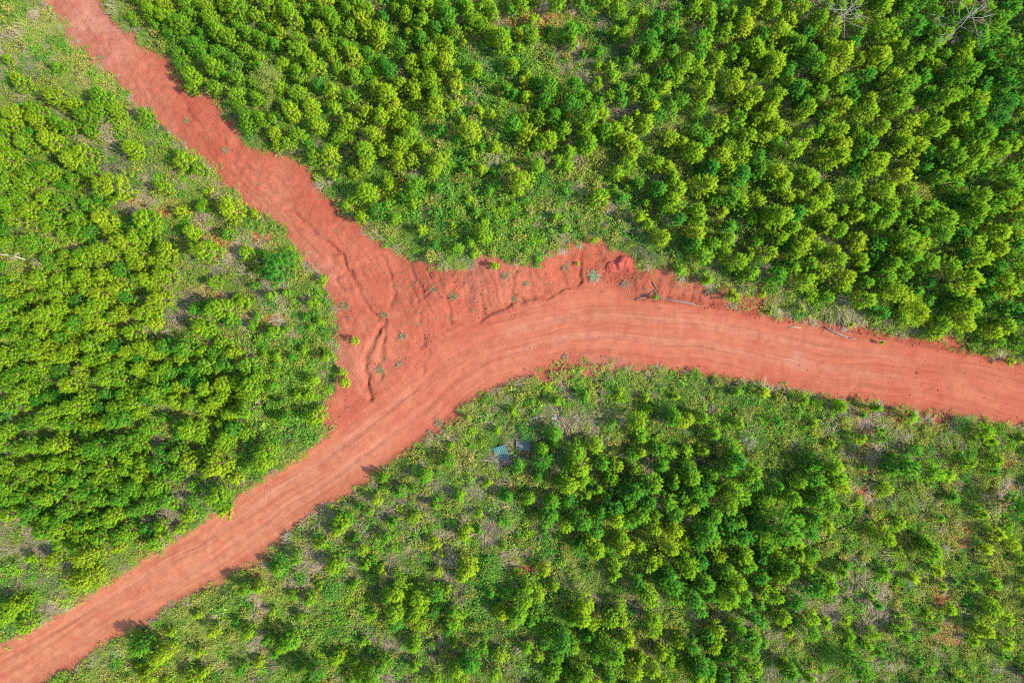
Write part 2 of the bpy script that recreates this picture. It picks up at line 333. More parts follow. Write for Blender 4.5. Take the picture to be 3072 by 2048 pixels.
# ------------------------------------------------------------------ plant meshes
def unit(v): return v / (np.linalg.norm(v, axis=-1, keepdims=True) + 1e-9)
class Soup:
    """triangles with a per-vertex 'tuft' value"""
    def __init__(s): s.V = []; s.F = []; s.A = []; s.N = []; s.n = 0
    def tris(s, P, a, nrm=None):                                 # P (N,3,3), a (N,), nrm: soft shading normal per triangle
        if nrm is not None:
            fl = np.cross(P[:, 1] - P[:, 0], P[:, 2] - P[:, 0])[:, 2] < 0; P = P.copy(); P[fl] = P[fl][:, [0, 2, 1]]; s.N.append(np.repeat(nrm, 3, 0))
        s.V.append(P.reshape(-1, 3)); s.F.append(np.arange(len(P) * 3).reshape(-1, 3) + s.n); s.A.append(np.repeat(a, 3)); s.n += len(P) * 3
    def mesh(s, name, mat, slot=None):
        me = mesh_np(name, np.concatenate(s.V), np.concatenate(s.F), mat, {'tuft': np.concatenate(s.A)}, smooth=bool(s.N))
        if s.N: me.normals_split_custom_set_from_vertices(np.concatenate(s.N).tolist())
        return me
def perp(rs, d):
    r = rs.normal(size=d.shape); return unit(np.cross(d, r))
def needles(rs, S, base, axis_, L, n, nl=.21, w=.036):
    t = rs.rand(n, 1); p = base + axis_ * t * L
    side = perp(rs, np.repeat(axis_[None], n, 0)); ang = np.radians(rs.uniform(22, 82, (n, 1))) * (1 - .45 * t)
    d = axis_ * np.cos(ang) + side * np.sin(ang); d[:, 2] += .08; d = unit(d)
    wv = perp(rs, d) * w * .5; ln = nl * rs.uniform(.75, 1.2, (n, 1))
    nr = unit(d + np.array([0, 0, .55]) + rs.normal(size=(n, 3)) * .15)
    S.tris(np.stack([p - wv, p + wv, p + d * ln], 1), np.full(n, rs.rand()) * .7 + rs.rand(n) * .3, nr)
def tube(P, r0, r1, k=6, V=None, F=None):
    """tapered tube along points P; appends quads"""
    P = np.asarray(P, float); n = len(P); b = len(V)
    for i in range(n):
        d = unit(P[min(i + 1, n - 1)] - P[max(i - 1, 0)]); a = unit(np.cross(d, [.31, .77, .55] if abs(d[2]) > .8 else [0, 0, 1])); c = np.cross(d, a)
        r = r0 + (r1 - r0) * i / (n - 1)
        for j in range(k):
            q = 2 * math.pi * j / k; V.append(P[i] + r * (a * math.cos(q) + c * math.sin(q)))
    for i in range(n - 1):
        for j in range(k): F.append((b + i * k + j, b + i * k + (j + 1) % k, b + (i + 1) * k + (j + 1) % k, b + (i + 1) * k + j))
    V.append(P[0].copy()); V.append(P[-1].copy()); e = len(V)
    for j in range(k): F.append((b + (j + 1) % k, b + j, e - 2, e - 2)); F.append((b + (n - 1) * k + j, b + (n - 1) * k + (j + 1) % k, e - 1, e - 1))
def quads_mesh(name, V, F, mat):
    me = bpy.data.meshes.new(name); me.from_pydata([tuple(v) for v in V], [], [tuple(dict.fromkeys(f)) for f in F]); me.materials.append(mat)
    me.polygons.foreach_set('use_smooth', np.ones(len(me.polygons), bool)); me.update(); return me

def pine(seed, H, D, spacing=.36, dens=1.0):
    rs = np.random.RandomState(seed); S = Soup(); TV, TF = [], []
    lean = rs.normal(size=2) * .05; trunk = [np.array([lean[0] * z * z / H + .03 * math.sin(z * 2 + seed), lean[1] * z * z / H, z]) for z in np.linspace(-.15, H * .93, 7)]
    def at(z): return np.array([lean[0] * z * z / H + .03 * math.sin(z * 2 + seed), lean[1] * z * z / H, z])
    tube(trunk, .022 * H ** .9 + .012, .012, 6, TV, TF)
    z = .16 * H + .1
    lop = rs.uniform(0, 6.28)
    while z < H * .93:
        t = z / H; Lm = D / 2 * (min(1, .66 + t * .85) if t < .4 else ((1 - t) / .6) ** .55)
        nb = rs.randint(4, 7) if t < .8 else 4; a0 = rs.uniform(0, 6.28)
        for b in range(nb):
            az = a0 + 6.283 * b / nb + rs.uniform(-.35, .35); L = max(.10, Lm * rs.uniform(.55, 1.18) * (1 + .2 * math.cos(az - lop)) - .12)
            if rs.rand() < .10: continue
            el = math.radians(18 + 42 * t + rs.uniform(-8, 8)); d = np.array([math.cos(az) * math.cos(el), math.sin(az) * math.cos(el), math.sin(el)])
            p0 = at(z); p1 = p0 + d * L * .6; tip = p0 + d * L + np.array([0, 0, .10 * L])
            tube([p0, p1, tip], .011, .005, 3, TV, TF)
            up = unit(d * .8 + np.array([0, 0, .75]))
            needles(rs, S, tip - up * .06, up, .26, int(54 * dens))
            if L > .34:
                for sgn in (-1, 1):
                    if rs.rand() < .85:
                        q = p0 + d * L * rs.uniform(.5, .75); sd_ = unit(np.array([-d[1], d[0], .3]) * sgn + d * .7); e = q + sd_ * (.16 + .16 * L)
                        tube([q, e], .007, .005, 3, TV, TF)
                        needles(rs, S, e - .05 * sd_, unit(sd_ + np.array([0, 0, .6])), .22, int(44 * dens))
            if L > .3: needles(rs, S, p0 + d * L * .62, unit(d + np.array([0, 0, .5])), .24, int(40 * dens))
            if L > .6: needles(rs, S, p0 + d * L * .32, unit(d + np.array([0, 0, .7])), .24, int(34 * dens))
        z += spacing * rs.uniform(.8, 1.2) * (1.0 if t < .6 else .75)
    needles(rs, S, at(H * .88), np.array([0., 0, 1]), .34, int(70 * dens), .2)
    return quads_mesh('pine_trunk', TV, TF, M_BARK), S.mesh('pine_crown', M_NEEDLE)

def leaves(rs, S, C, size, up=.75, long=1.35):
    """one kite of two triangles per centre"""
    n = len(C); nrm = unit(rs.normal(size=(n, 3)) * (1 - up) + np.array([0, 0, 1]) * up); a = perp(rs, nrm); b = np.cross(nrm, a)
    s = size * rs.uniform(.6, 1.3, (n, 1)); tip = C + a * s * long; base = C - a * s * .6; l = C + b * s * .5; r = C - b * s * .5
    t = rs.rand(n); S.tris(np.stack([base, r, tip], 1), t); S.tris(np.stack([base, tip, l], 1), t)
def blades(rs, S, n, L, spread, w=.014, droop=.6, root=.08, sweep=None):
    """arching blades of three triangles pairs"""
    az = rs.uniform(0, 6.283, n); el = np.radians(rs.uniform(90 - spread, 88, n)); d = np.stack([np.cos(az) * np.cos(el), np.sin(az) * np.cos(el), np.sin(el)], 1)
    if sweep is not None: d = unit(d + np.array(sweep))
    p = np.stack([rs.normal(size=n) * root, rs.normal(size=n) * root, np.zeros(n)], 1); ln = L * rs.uniform(.55, 1.15, (n, 1)); t = rs.rand(n)
    hor = unit(d * np.array([1, 1, 0])); sidev = np.stack([-hor[:, 1], hor[:, 0], np.zeros(n)], 1) * w * .5
    p1 = p + d * ln * .5; d2 = unit(d + hor * droop * .7 - np.array([0, 0, droop * .5])); p2 = p1 + d2 * ln * .3; d3 = unit(d2 + hor * .3 - np.array([0, 0, droop])); p3 = p2 + d3 * ln * .25
    S.tris(np.stack([p - sidev, p + sidev, p1 + sidev], 1), t); S.tris(np.stack([p - sidev, p1 + sidev, p1 - sidev], 1), t)
    S.tris(np.stack([p1 - sidev, p1 + sidev, p2 + sidev * .7], 1), t); S.tris(np.stack([p1 - sidev, p2 + sidev * .7, p2 - sidev * .7], 1), t)
    S.tris(np.stack([p2 - sidev * .7, p2 + sidev * .7, p3], 1), t)

def proto(me): return bpy.data.objects.new(me.name, me)          # never linked: only feeds the scatters
def join_tree(tr, cr, name):
    """trunk and crown in one mesh for the mass of pines"""
    nv = len(tr.vertices); v1 = np.zeros(nv * 3); tr.vertices.foreach_get('co', v1); v2 = np.zeros(len(cr.vertices) * 3); cr.vertices.foreach_get('co', v2)
    f1 = [tuple(p.vertices) for p in tr.polygons]; t1 = []
    for f in f1: t1 += [f[:3]] if len(f) == 3 else [(f[0], f[1], f[2]), (f[0], f[2], f[3])]
    f2 = np.zeros(len(cr.loops), np.int32); cr.loops.foreach_get('vertex_index', f2)
    tu = np.zeros(len(cr.vertices)); cr.attributes['tuft'].data.foreach_get('value', tu)
    F = np.concatenate([np.array(t1), f2.reshape(-1, 3) + nv])
    me = mesh_np(name, np.concatenate([v1, v2]).reshape(-1, 3), F, [M_BARK, M_NEEDLE], {'tuft': np.concatenate([np.zeros(nv), tu])}, True)
    me.polygons.foreach_set('material_index', np.array([0] * len(t1) + [1] * (len(F) - len(t1)), np.int32))
    cn = np.zeros(len(cr.loops) * 3, np.float32); cr.corner_normals.foreach_get('vector', cn); vn = np.zeros(nv * 3, np.float32); tr.vertex_normals.foreach_get('vector', vn)
    N2 = np.zeros((len(cr.vertices), 3)); N2[f2] = cn.reshape(-1, 3)
    me.normals_split_custom_set_from_vertices(np.concatenate([vn.reshape(-1, 3), N2]).tolist()); return me

CLASSES = {'sapling': (1.25, .95), 'mid': (2.55, 1.8), 'big': (3.4, 2.5)}
PINES = {c: [pine(100 * i + 13 * ci + 5, H * k, D, .30 if c == 'sapling' else .36) for i, k in enumerate([1, .88, 1.12, .95, 1.05, .82])] for ci, (c, (H, D)) in enumerate(CLASSES.items())}

def scatter(name, P, rot, scl, ix, tone, protos, **props):
    me = bpy.data.meshes.new(name); P = np.asarray(P, np.float32); n = len(P)
    me.vertices.add(n); me.vertices.foreach_set('co', P.ravel())
    for k, a, ty in (('rot', rot, 'FLOAT_VECTOR'), ('scl', scl, 'FLOAT_VECTOR'), ('ix', ix, 'INT'), ('tone', tone, 'FLOAT')):
        at = me.attributes.new(k, ty, 'POINT')
        if ty == 'FLOAT_VECTOR': at.data.foreach_set('vector', np.asarray(a, np.float32).ravel())
        elif ty == 'INT': at.data.foreach_set('value', np.asarray(a, np.int32))
        else: at.data.foreach_set('value', np.asarray(a, np.float32))
    me.update(); o = add(name, me, kind='stuff', **props)
    g = bpy.data.node_groups.new(name, 'GeometryNodeTree')
    g.interface.new_socket('Geometry', in_out='INPUT', socket_type='NodeSocketGeometry'); g.interface.new_socket('Geometry', in_out='OUTPUT', socket_type='NodeSocketGeometry')
    N = g.nodes; Lk = g.links.new; gi = N.new('NodeGroupInput'); go = N.new('NodeGroupOutput'); jn = N.new('GeometryNodeJoinGeometry')
    def na(nm, ty):
        a = N.new('GeometryNodeInputNamedAttribute'); a.data_type = ty; a.inputs['Name'].default_value = nm
        return next(s for s in a.outputs if s.enabled and s.name == 'Attribute')
    aix, ascl, arot = na('ix', 'INT'), na('scl', 'FLOAT_VECTOR'), na('rot', 'FLOAT_VECTOR')
    for k, pr in enumerate(protos):
        iop = N.new('GeometryNodeInstanceOnPoints'); cp = N.new('FunctionNodeCompare'); cp.data_type = 'INT'; cp.operation = 'EQUAL'
        ia = [s for s in cp.inputs if s.enabled]; Lk(aix, ia[0]); ia[1].default_value = k
        oi = N.new('GeometryNodeObjectInfo'); oi.inputs['Object'].default_value = pr; oi.inputs['As Instance'].default_value = False
        Lk(gi.outputs[0], iop.inputs['Points']); Lk(cp.outputs[0], iop.inputs['Selection']); Lk(oi.outputs['Geometry'], iop.inputs['Instance'])
        Lk(ascl, iop.inputs['Scale']); Lk(arot, iop.inputs['Rotation']); Lk(iop.outputs[0], jn.inputs[0])
    Lk(jn.outputs[0], go.inputs[0])
    md = o.modifiers.new('scatter', 'NODES'); md.node_group = g; return o

# ------------------------------------------------------------------ pines: crowns marked on the photograph, tile by tile (x y diameter in enlarged-tile pixels)
T = {}
T[0, 0] = """410 690 160p;270 760 120;700 680 130;720 770 150;620 810 150;820 760 110;430 490 80;150 580 120;85 420 70;130 800 130;60 860 120;190 1000 150;370 980 160;290 840 110;450 880 110;
520 890 120;590 1050 160;520 1110 130;70 1110 150;60 1000 100;250 1220 150;200 1270 120;380 1210 120;310 1160 100;440 1390 150;250 1470 140;80 1420 120;640 1190 120;800 1290 240;940 1050 120;1240 1060 80;
1290 1130 150;1390 1170 100;1150 1300 90;990 810 110;1590 1440 170;1430 1440 90;1260 1470 100;1020 1510 200;720 1500 180;560 1500 120;1760 1480 70;1440 1330 50;130 1530 120;380 1510 110;
1020 40 100;1130 30 110;1290 30 130;1420 60 110;1060 110 110;1100 190 80;1200 240 100;1260 160 130;1480 150 110;1330 130 110;1640 60 160;1560 70 100;1510 240 120;1620 280 140;1650 190 100;1740 240 110;
1830 290 110;1900 150 90;2030 140 130;1970 60 110;2290 130 140;2250 40 120;2060 270 110;2080 370 150;2180 470 130;2130 420 110;1700 360 100;1370 340 110;1410 400 100;1330 530 140;1350 590 110;1490 480 130;
1560 530 90;1650 540 110;1630 650 110;1650 740 100;1700 870 100;1740 820 100;1820 840 90;1900 920 110;2060 660 140;2310 650 120;2160 760 120;2190 860 150;2050 960 120;1990 1000 100;1930 990 90;2170 1080 130;
2270 1060 170;2330 960 90;2310 300 100;2330 200 110;1780 130 110;1860 60 110;2130 90 110;2220 200 110;1950 250 100;2240 330 100"""
T[1024, 0] = """60 80 120;120 30 130;195 90 100;60 210 120;210 210 140p;260 300 110;90 390 110;100 540 110;240 620 130;330 680 130;180 780 150;270 790 120;350 780 140;410 830 120;390 740 110;70 690 120;60 850 120;
30 900 110;230 930 130;180 1060 150;170 1150 110;300 1050 110;480 950 150;430 1000 120;580 1050 90;500 1120 100;690 1130 150p;640 1200 90;90 1180 100;510 1290 190;350 1280 130;190 1330 130;90 1350 100;
510 1420 80;380 1510 80;390 70 110;460 40 100;600 80 140;560 170 130;740 170 120k;700 110 110k;850 60 130;860 120 110;1010 50 110;1050 140 90;930 190 130;970 240 100;1060 280 110p;1120 340 140;610 370 130;
620 450 110;700 340 110;740 370 100;620 570 110;640 620 100;510 620 120;520 690 110;660 760 160;640 690 110;890 940 180;700 930 90k;920 520 90;1190 490 90;790 640 90;800 560 80;1230 80 110;1170 110 90;
1330 30 90;1480 60 130;1310 280 100;1230 290 70;1560 270 130;1640 240 70;1570 340 90;1800 50 110;1890 130 110;1900 20 100;1970 200 80;1930 290 90;2040 140 60;1760 400 80;1750 500 70;1850 570 90;1830 700 100;
1430 660 150k;1600 630 160k;1670 700 120;1390 730 110k;1360 830 110;1450 830 110;1570 770 150k;1680 870 150;1530 920 130;1650 940 110;1420 980 140;1200 900 150k;1280 960 140;1350 1010 110;1680 1030 130;
1560 1080 80;1800 950 110;1880 930 130;1930 890 110;1960 990 130;2020 1030 120;1990 1110 110;1900 1200 120;1950 1160 110;2090 320 140k;2130 370 110k;2000 400 110;1960 470 100;2090 420 100;2250 380 90;
2160 170 100k;2250 180 110k;2300 110 100k;2330 270 100k;2230 280 100k;2330 480 130;2280 570 110;2200 650 90;2320 720 110k;2260 800 130k;2170 820 110k;2120 790 90;2240 980 120;2320 1010 80;1240 1280 180;
1340 1170 110;1490 1150 90;1550 1180 80;1070 1050 80;1030 820 60;1760 1400 120;1910 1390 90k;2030 1290 110k;2150 1330 110k;2250 1400 170;2300 1310 130;2200 1440 110;2030 1520 90;1470 1510 60;890 1390 60;
2290 1520 110k;990 1550 60;300 140 110k;130 130 110;280 210 100;440 130 110;660 220 100k;790 250 100;540 290 100k;400 330 100k"""
T[2048, 0] = """60 120 110;90 320 140;140 320 110;170 130 110;160 210 110;260 240 110;390 150 90;400 220 110;240 50 130k;120 60 110;500 50 130;480 90 110;600 100 110;560 40 110;720 160 110;790 90 110;640 250 140;690 320 120;
470 370 150;490 430 120;620 460 170;560 480 120;360 380 110;310 400 110;230 440 120;80 430 130;60 490 110;100 540 110;320 560 150;440 570 70;340 640 140;130 670 130;450 700 120;610 680 160;580 750 110;700 590 70;
390 740 130;80 780 100;540 800 140;580 840 110;350 830 120;220 890 150;610 920 130;490 870 110;410 960 130;800 960 110;910 690 120;1030 630 130;800 790 120;950 820 120;1040 760 120;1220 800 160;870 460 160;
960 480 130;940 570 110;1060 420 160p;1000 370 120;850 390 110;1000 220 120;980 290 110;1160 170 90;1180 270 120;1330 240 170;1380 300 130;1300 400 140;1360 450 120;1450 350 100;1370 50 110;1320 110 120;
1560 210 180k;1650 240 100k;1660 350 130;1560 420 140;1740 300 120;1970 310 150;1880 370 130;1860 540 170;1880 470 120;2080 200 150;2050 100 120;2330 200 90;2270 420 180;2260 520 160;2130 560 150k;2300 600 150;
2140 630 120k;2270 680 150;2170 750 140k;1980 720 150;1960 800 140;1720 720 140;1790 700 110;1860 840 150;1900 910 110;1690 900 150;1430 640 160;1500 620 130;1420 560 130;1330 620 110;1430 760 150;1490 890 140;
1440 970 100;1300 920 110;1240 990 130;1020 920 130;970 960 110;1050 1030 120;1090 1130 110;990 1110 150;920 1090 110;250 1100 170;270 1190 130;390 1090 120;360 1240 130k;40 1080 130;110 1300 150;610 1010 110;
730 1060 130;620 1210 180;590 1280 120;670 1240 110;650 1310 120;690 1370 110;310 1370 150k;370 1380 130;400 1460 110;240 1480 80;60 1480 160;110 1520 110;800 1210 120;870 1270 120;920 1380 140p;850 1430 140p;
620 1520 180;560 1490 110;960 1540 110;1250 1180 150;1310 1110 120;1270 1080 110;1540 1020 160;1590 1050 110;1460 1040 110;1470 1240 150;1510 1310 110;1510 1150 100;1340 1350 150;1380 1400 110;1250 1480 120;
1810 1120 180;1860 1190 140;1810 1270 130;1970 1060 150;1960 1180 120;1980 980 140;2120 1060 150;2200 960 110;2310 900 120k;2160 1200 160;2210 1290 140;2300 1180 150;2320 1300 120;1990 1380 150;1970 1450 120;
1880 1380 110k;2180 1390 150;2080 1440 120;1760 1520 180;1720 1470 110;1960 1530 130;2270 1520 150;2250 1430 110;1100 600 130k;1130 700 110k;760 640 110k;700 500 110k;1200 560 120k;1600 580 110k;1620 690 110k;
1130 330 110k;880 180 110;820 260 110k;760 340 110k;940 90 100;1480 100 120k;1500 40 110k;1770 560 110k;1750 420 100k;2010 430 110k;2060 480 120k;2070 320 110k;2180 330 120k;2040 900 110k;2100 860 120k;
500 1100 110k;480 1180 110k;150 1200 120k;130 990 110k;60 920 110k;1130 1200 110k;1180 1090 110k;1620 1180 110k;1650 1080 110k;1700 1240 110k;1870 1020 100k"""
T[0, 683] = """260 110 160;110 110 150;60 50 120;270 170 110;480 200 110;470 280 60;300 350 190p;340 410 120;440 370 130;430 450 140;60 270 150;110 440 130;30 380 120;600 340 110;640 420 130;570 380 110;740 340 120;
800 350 110;830 420 130;730 440 110;720 510 130;700 150 150;760 200 110;620 190 120;880 100 150;960 70 140;920 220 130;1040 60 130;1150 160 130;1080 250 110;1150 330 140;1000 270 110;960 350 110;1010 370 110;
1130 490 150;1080 440 110;1060 560 130;1000 600 150;1080 660 100;880 570 130;940 720 130;840 600 110;680 590 150;640 650 110;720 660 130;620 590 110;360 590 190;440 560 120;310 700 150;280 770 110;80 570 130;
60 640 130;150 690 110;220 620 120;400 690 120;460 650 110;520 720 110;560 780 110;740 740 110;650 810 140;640 870 110;540 830 110;300 860 130;200 830 130;60 850 120;40 920 130;130 880 110;430 880 150;500 870 110;
740 890 130;700 940 110;920 860 140;830 930 110;1050 830 150;1100 870 110;1180 820 130k;1300 840 150;1280 890 110;1540 800 120;1410 840 90;1400 680 160;1460 710 110;1560 570 170;1600 640 120;1650 480 60;
1360 550 100k;1420 560 100k;1430 160 180p;1350 130 110;1330 50 110;1590 50 100;1720 180 110;1900 270 250k;1980 210 120k;1480 370 110;2230 360 70;150 1010 130;220 990 110;330 960 130;100 1020 110;510 1070 120;
120 1080 130;200 1130 180;260 1110 110;30 1040 110;60 1230 140;400 1260 160;480 1220 120;580 1220 170;620 1170 130;350 1290 110;780 1040 170;860 1050 150;810 990 110;940 1200 130;850 1220 110;900 1140 110;
1100 1120 150;1090 1020 130;1150 980 110;1000 970 120;1260 1090 110;1230 1190 150;1330 1190 130;1420 1110 120;1440 1060 100;1290 960 110k;1450 950 130;1370 970 110k;1560 1070 130;1540 1150 110;1500 1200 110;
1720 950 140;1740 1070 170;1690 1040 110;1780 1020 110;1700 1140 120;1640 1060 110;1720 1240 150;1660 1270 110;1590 1260 110;1440 1240 120;1150 1290 90;830 1310 140;890 1290 110;640 1350 130;700 1330 110;
620 1410 110;510 1350 150;450 1320 110;730 1490 160;680 1530 110;860 1480 140;970 1490 140;940 1440 110;1340 1390 190;1290 1350 110;1400 1410 110;1620 1380 150k;1690 1410 120;1570 1440 110;1240 1530 120;
1420 1530 110;1550 1500 110;1840 1530 160;240 1490 150;170 1510 110;420 1490 150;340 1510 110;30 1490 110;590 1520 110;1900 730 80;1790 610 70;2260 890 90;2070 1150 80;2190 1290 130;1910 1310 70;2150 690 60;
2110 840 60;550 30 120;450 40 120;640 40 110k;780 30 110;850 300 110k;560 500 110k;900 470 110k;790 600 110k;250 480 110;170 520 110;560 660 110k;370 800 110;450 760 110k;170 760 110;980 880 100k;820 820 110k;1480 860 100k;
1560 930 110k;1620 870 100;1040 1180 110k;1160 1080 110k;980 1270 80;720 1230 110k;760 1140 110k;460 1150 110k;360 1150 110k;300 1200 110k;1380 1060 110k;1320 1050 110k;1200 1010 100k"""
T[1024, 683] = """990 50 165;800 140 90;920 200 65;1060 270 55;1345 225 50;1535 30 65;2180 90 120;2310 300 85;2155 480 42;95 780 52;25 1060 75;10 1000 60;870 1300 55;1075 1390 55;1480 1190 85;1680 1150 80;1910 1130 60;2090 1170 60;
2300 1160 55;2030 1320 180;2060 1410 110;1470 1420 140;1460 1490 100;1370 1510 100k;760 1490 55;1620 1530 140;1740 1510 120;2280 1290 140k;2330 1340 110;2060 1460 80;1620 250 34;890 1490 40;2260 1530 90"""
T[2048, 683] = """60 60 130;190 110 140;120 210 150;30 130 110k;360 240 150;430 320 130;150 365 85;340 470 80;540 180 110;620 80 120;700 20 100;780 120 140;740 190 120;820 60 100;950 20 80;1170 90 130;1160 130 110;1040 220 140;
990 190 110;930 310 120;810 380 140;1060 350 150;1080 410 110;1190 290 80;1210 500 130;1400 270 110;1460 90 170;1420 140 110;1340 340 120;1400 430 150;1350 420 110;1560 130 130p;1500 230 150;1470 310 110;1650 250 160;
1740 60 150;1630 20 110;1790 250 120;1940 110 130;2020 80 110;1990 220 180;2100 50 150;2140 160 120;2280 230 130;2250 60 110;1880 360 170;1910 430 120;2140 360 140;2180 440 150;2300 350 130;2240 430 110;1900 520 140;
1950 540 110;1880 620 150;1920 660 110;1760 670 140;1740 730 110;2080 720 120;2310 790 130;2150 260 100k;2250 920 60;530 460 50;590 580 42;800 560 60;1150 670 50;1370 790 30;360 1130 70;550 1140 75;820 1190 75;1070 1220 105;
1320 1235 75;1545 1300 95;2050 1390 130;1190 1440 75;1330 1450 95;370 1340 80;300 1340 60;130 1310 90;30 1310 110;200 1420 85;350 1510 110;130 1530 70;1590 1530 100;10 1520 80;1000 1480 55;1570 60 110k;1870 200 110k;1860 60 110k;
2070 300 110k;2020 380 110k;2060 480 110k;2240 560 110k;2310 600 120k;2160 560 110k;1820 470 110k;680 120 100k"""
T[0, 1366] = """730 80 130;650 70 110;570 40 110;420 60 130;310 50 110;220 100 120;60 200 150;70 270 110;160 280 130;360 270 160;300 300 110;560 140 130;500 160 110;640 220 130;560 260 110;720 300 130;1000 130 130;1100 60 140;
1220 120 130;960 190 110;930 240 110;1100 200 150;1070 250 110;1150 290 130;1220 340 90;850 290 110;890 90 110;1340 30 130;1520 50 170;1450 110 110;1640 150 80;1720 80 80;1840 40 160;1510 260 160;1530 340 150;1470 290 110;
1560 380 90;100 390 110;220 420 90k;480 370 150;450 410 110;430 500 160;350 520 120;300 480 110;560 550 130;530 590 90;820 390 130;790 450 110;690 440 110;640 460 90;880 520 130;820 540 100;1090 570 130;1060 600 90;440 600 110;
640 680 140;600 650 100;830 630 85;620 830 160;560 850 110;640 880 100;580 740 100;410 700 110;130 1010 150;60 1080 160;190 1010 100;160 1170 130;1240 500 70;230 700 80;2050 690 110;1910 790 105;2320 760 120;2330 450 110;
1720 900 100;1890 1060 65;1370 1090 65;1710 1200 105;2010 1270 150;1960 1300 100;1190 1200 65;1140 1340 160;1110 1380 110;990 1290 130k;1380 1350 85;2170 1500 150;1030 1530 110;1800 1410 65;2030 950 65;1330 1530 120;2330 1380 100;
80 60 120;30 120 110;260 180 110;450 130 110;350 160 110;440 220 110;800 140 110;820 220 110;700 160 110;30 330 110k;240 360 110k;380 430 110;590 470 100k;520 460 110;1000 30 110;900 20 110"""
T[1024, 1366] = """740 40 105;580 120 105;300 150 75;410 240 85;250 290 85;200 370 65;820 270 75;650 330 65;1010 180 75;510 440 100;860 530 95;310 550 85;650 590 85;150 650 85;280 770 75;100 870 70;30 470 85;230 1080 75;670 780 60;1290 300 105;
1130 280 80k;1690 260 85;1390 40 130;1210 60 100k;1360 120 100k;1640 80 170;1550 50 120;1500 180 110;1560 200 150p;1660 150 120;1780 40 120;1900 60 100;2010 90 70;1440 400 130k;1400 440 110k;1530 470 100;1660 450 160;1750 510 150;
1700 560 110;1750 630 130;1660 610 110k;1880 420 130;1920 560 120;1950 640 110;2050 620 110;2130 200 150;2030 240 150k;1960 220 110k;2050 390 150;2150 480 120;2150 400 110;2280 380 140k;2250 310 120k;2340 260 110k;2240 600 150;
2120 730 140;2180 700 110;2340 700 100;1870 730 110;1870 800 90;1400 790 105;1470 890 110;1290 890 160;1260 970 160;1340 930 110;1210 1080 130;1100 1060 110;1170 1120 100;1680 1000 170;1640 1090 130;1590 1110 100;1910 1010 85;
1860 1110 150;1920 1100 110;2110 950 160;2280 900 150k;2310 960 110;2150 1100 110;2150 1190 120;1520 1250 130k;1590 1300 100;1490 1350 100k;1400 1290 100k;1270 1300 80;1440 1180 60;1960 1240 110;1870 1350 150;1900 1420 110;
1780 1280 100;2250 1380 110;2190 1330 110;2320 1270 100;1680 1480 160;1640 1520 110;2010 1470 140;2130 1450 110;400 920 160;330 970 110k;530 960 150;550 1020 110;380 1070 130;510 1080 110;870 760 140;840 830 110;780 1130 130;
740 1180 100;770 1050 90;500 1270 110;160 1260 75;980 1280 85;780 1280 60;1100 1370 110;870 1400 140k;800 1450 110;910 1430 100;220 1480 170;140 1510 110;300 1440 110;840 1520 100;1060 1500 90;20 1370 80;1980 330 110k;1880 320 110k;
1960 450 110k;1790 400 110k;2100 300 120k;2200 850 120k;2230 800 110k;2050 880 110k;1560 300 100k;1450 300 100k"""
T[2048, 1366] = """50 130 130;30 60 110;240 180 70;360 30 150k;300 80 120k;450 100 140;420 160 110;340 240 170;300 330 140;390 280 110;40 350 150;390 430 120;150 490 160k;200 560 140;250 680 120p;100 600 110k;540 360 140;590 300 100;670 500 210k;
730 560 110;400 560 150k;530 560 120;420 690 160;430 760 120;560 620 130;30 740 150;130 860 140;720 770 150;680 820 110;640 690 110;380 860 150;320 950 160;270 1010 110;400 950 110;560 920 120;620 960 100;110 1060 100;520 1020 75;
970 860 130;230 1200 150;160 1230 100;360 1150 120k;440 1300 150k;470 1250 100;550 1280 60;860 1110 120;870 1200 120k;720 1200 65;1100 1120 75;1290 1230 95;1250 1280 80;1330 1340 75;1540 1160 85;1680 1090 60;1200 1440 190;
720 1480 130;690 1420 100;850 1500 95;440 1420 150;390 1460 110;100 1420 130k;170 1450 110k;60 1490 110;1010 60 150;1060 130 150;1090 210 120;1000 330 140;960 250 120k;900 300 120k;1480 60 160k;1430 110 110k;1660 110 180;1390 230 100;
1480 440 85;1400 540 120;1270 490 80;1690 640 165;1660 590 110;1960 70 100;2030 390 65;2310 350 170k;2260 600 110;2120 520 95;2330 720 85;1370 790 75;1560 830 75;2110 870 80;1980 880 65;2120 1020 125;2090 1090 110;2060 1200 120;
2210 1110 95;2190 1280 85;1690 1480 75;2330 880 95;150 220 120k;120 300 120k;200 400 120k;60 230 120k;300 450 110k;480 480 110k;320 560 110k;120 720 100k;280 780 110k;200 940 110k;50 960 120k;860 900 150k;900 150 130k;880 60 120k"""
TREES = []                                               # x, y, crown diameter (m), flag, height
for tl, s in T.items():
    for e in s.replace('\n', '').split(';'):
        w = e.split(); fl = w[2][-1] if w[2][-1] in 'pk' else ''; d = float(w[2].rstrip('pk'))
        px, py = tz(tl, float(w[0]), float(w[1])); D = d / 2.2959 / PXM * 1.16
        D *= (1.12 if fl == 'k' and tl[1] > 1000 else 1.) * R.uniform(.92, 1.10); H = (1.3 * D + .3 if D > 1.2 else 1.3 * D + .1) * R.uniform(.88, 1.15)
        x, y = full(px, py); k = 1 - .62 * H / CAM_H
        TREES.append([x * k, y * k, D, fl, H])
LIMB = np.array([[q * (1 - 1.0 / CAM_H) for q in full(*tz((0, 683), x_, y_))] for x_, y_ in ((35,178),(90,198),(170,205),(245,232))])
def off_limb(x, y): return seg_dist(np.array([x]), np.array([y]), LIMB, False)[0][0] > .95
TREES = [t for t in TREES if off_limb(t[0], t[1])]
TREES.sort(key=lambda t: -t[2])

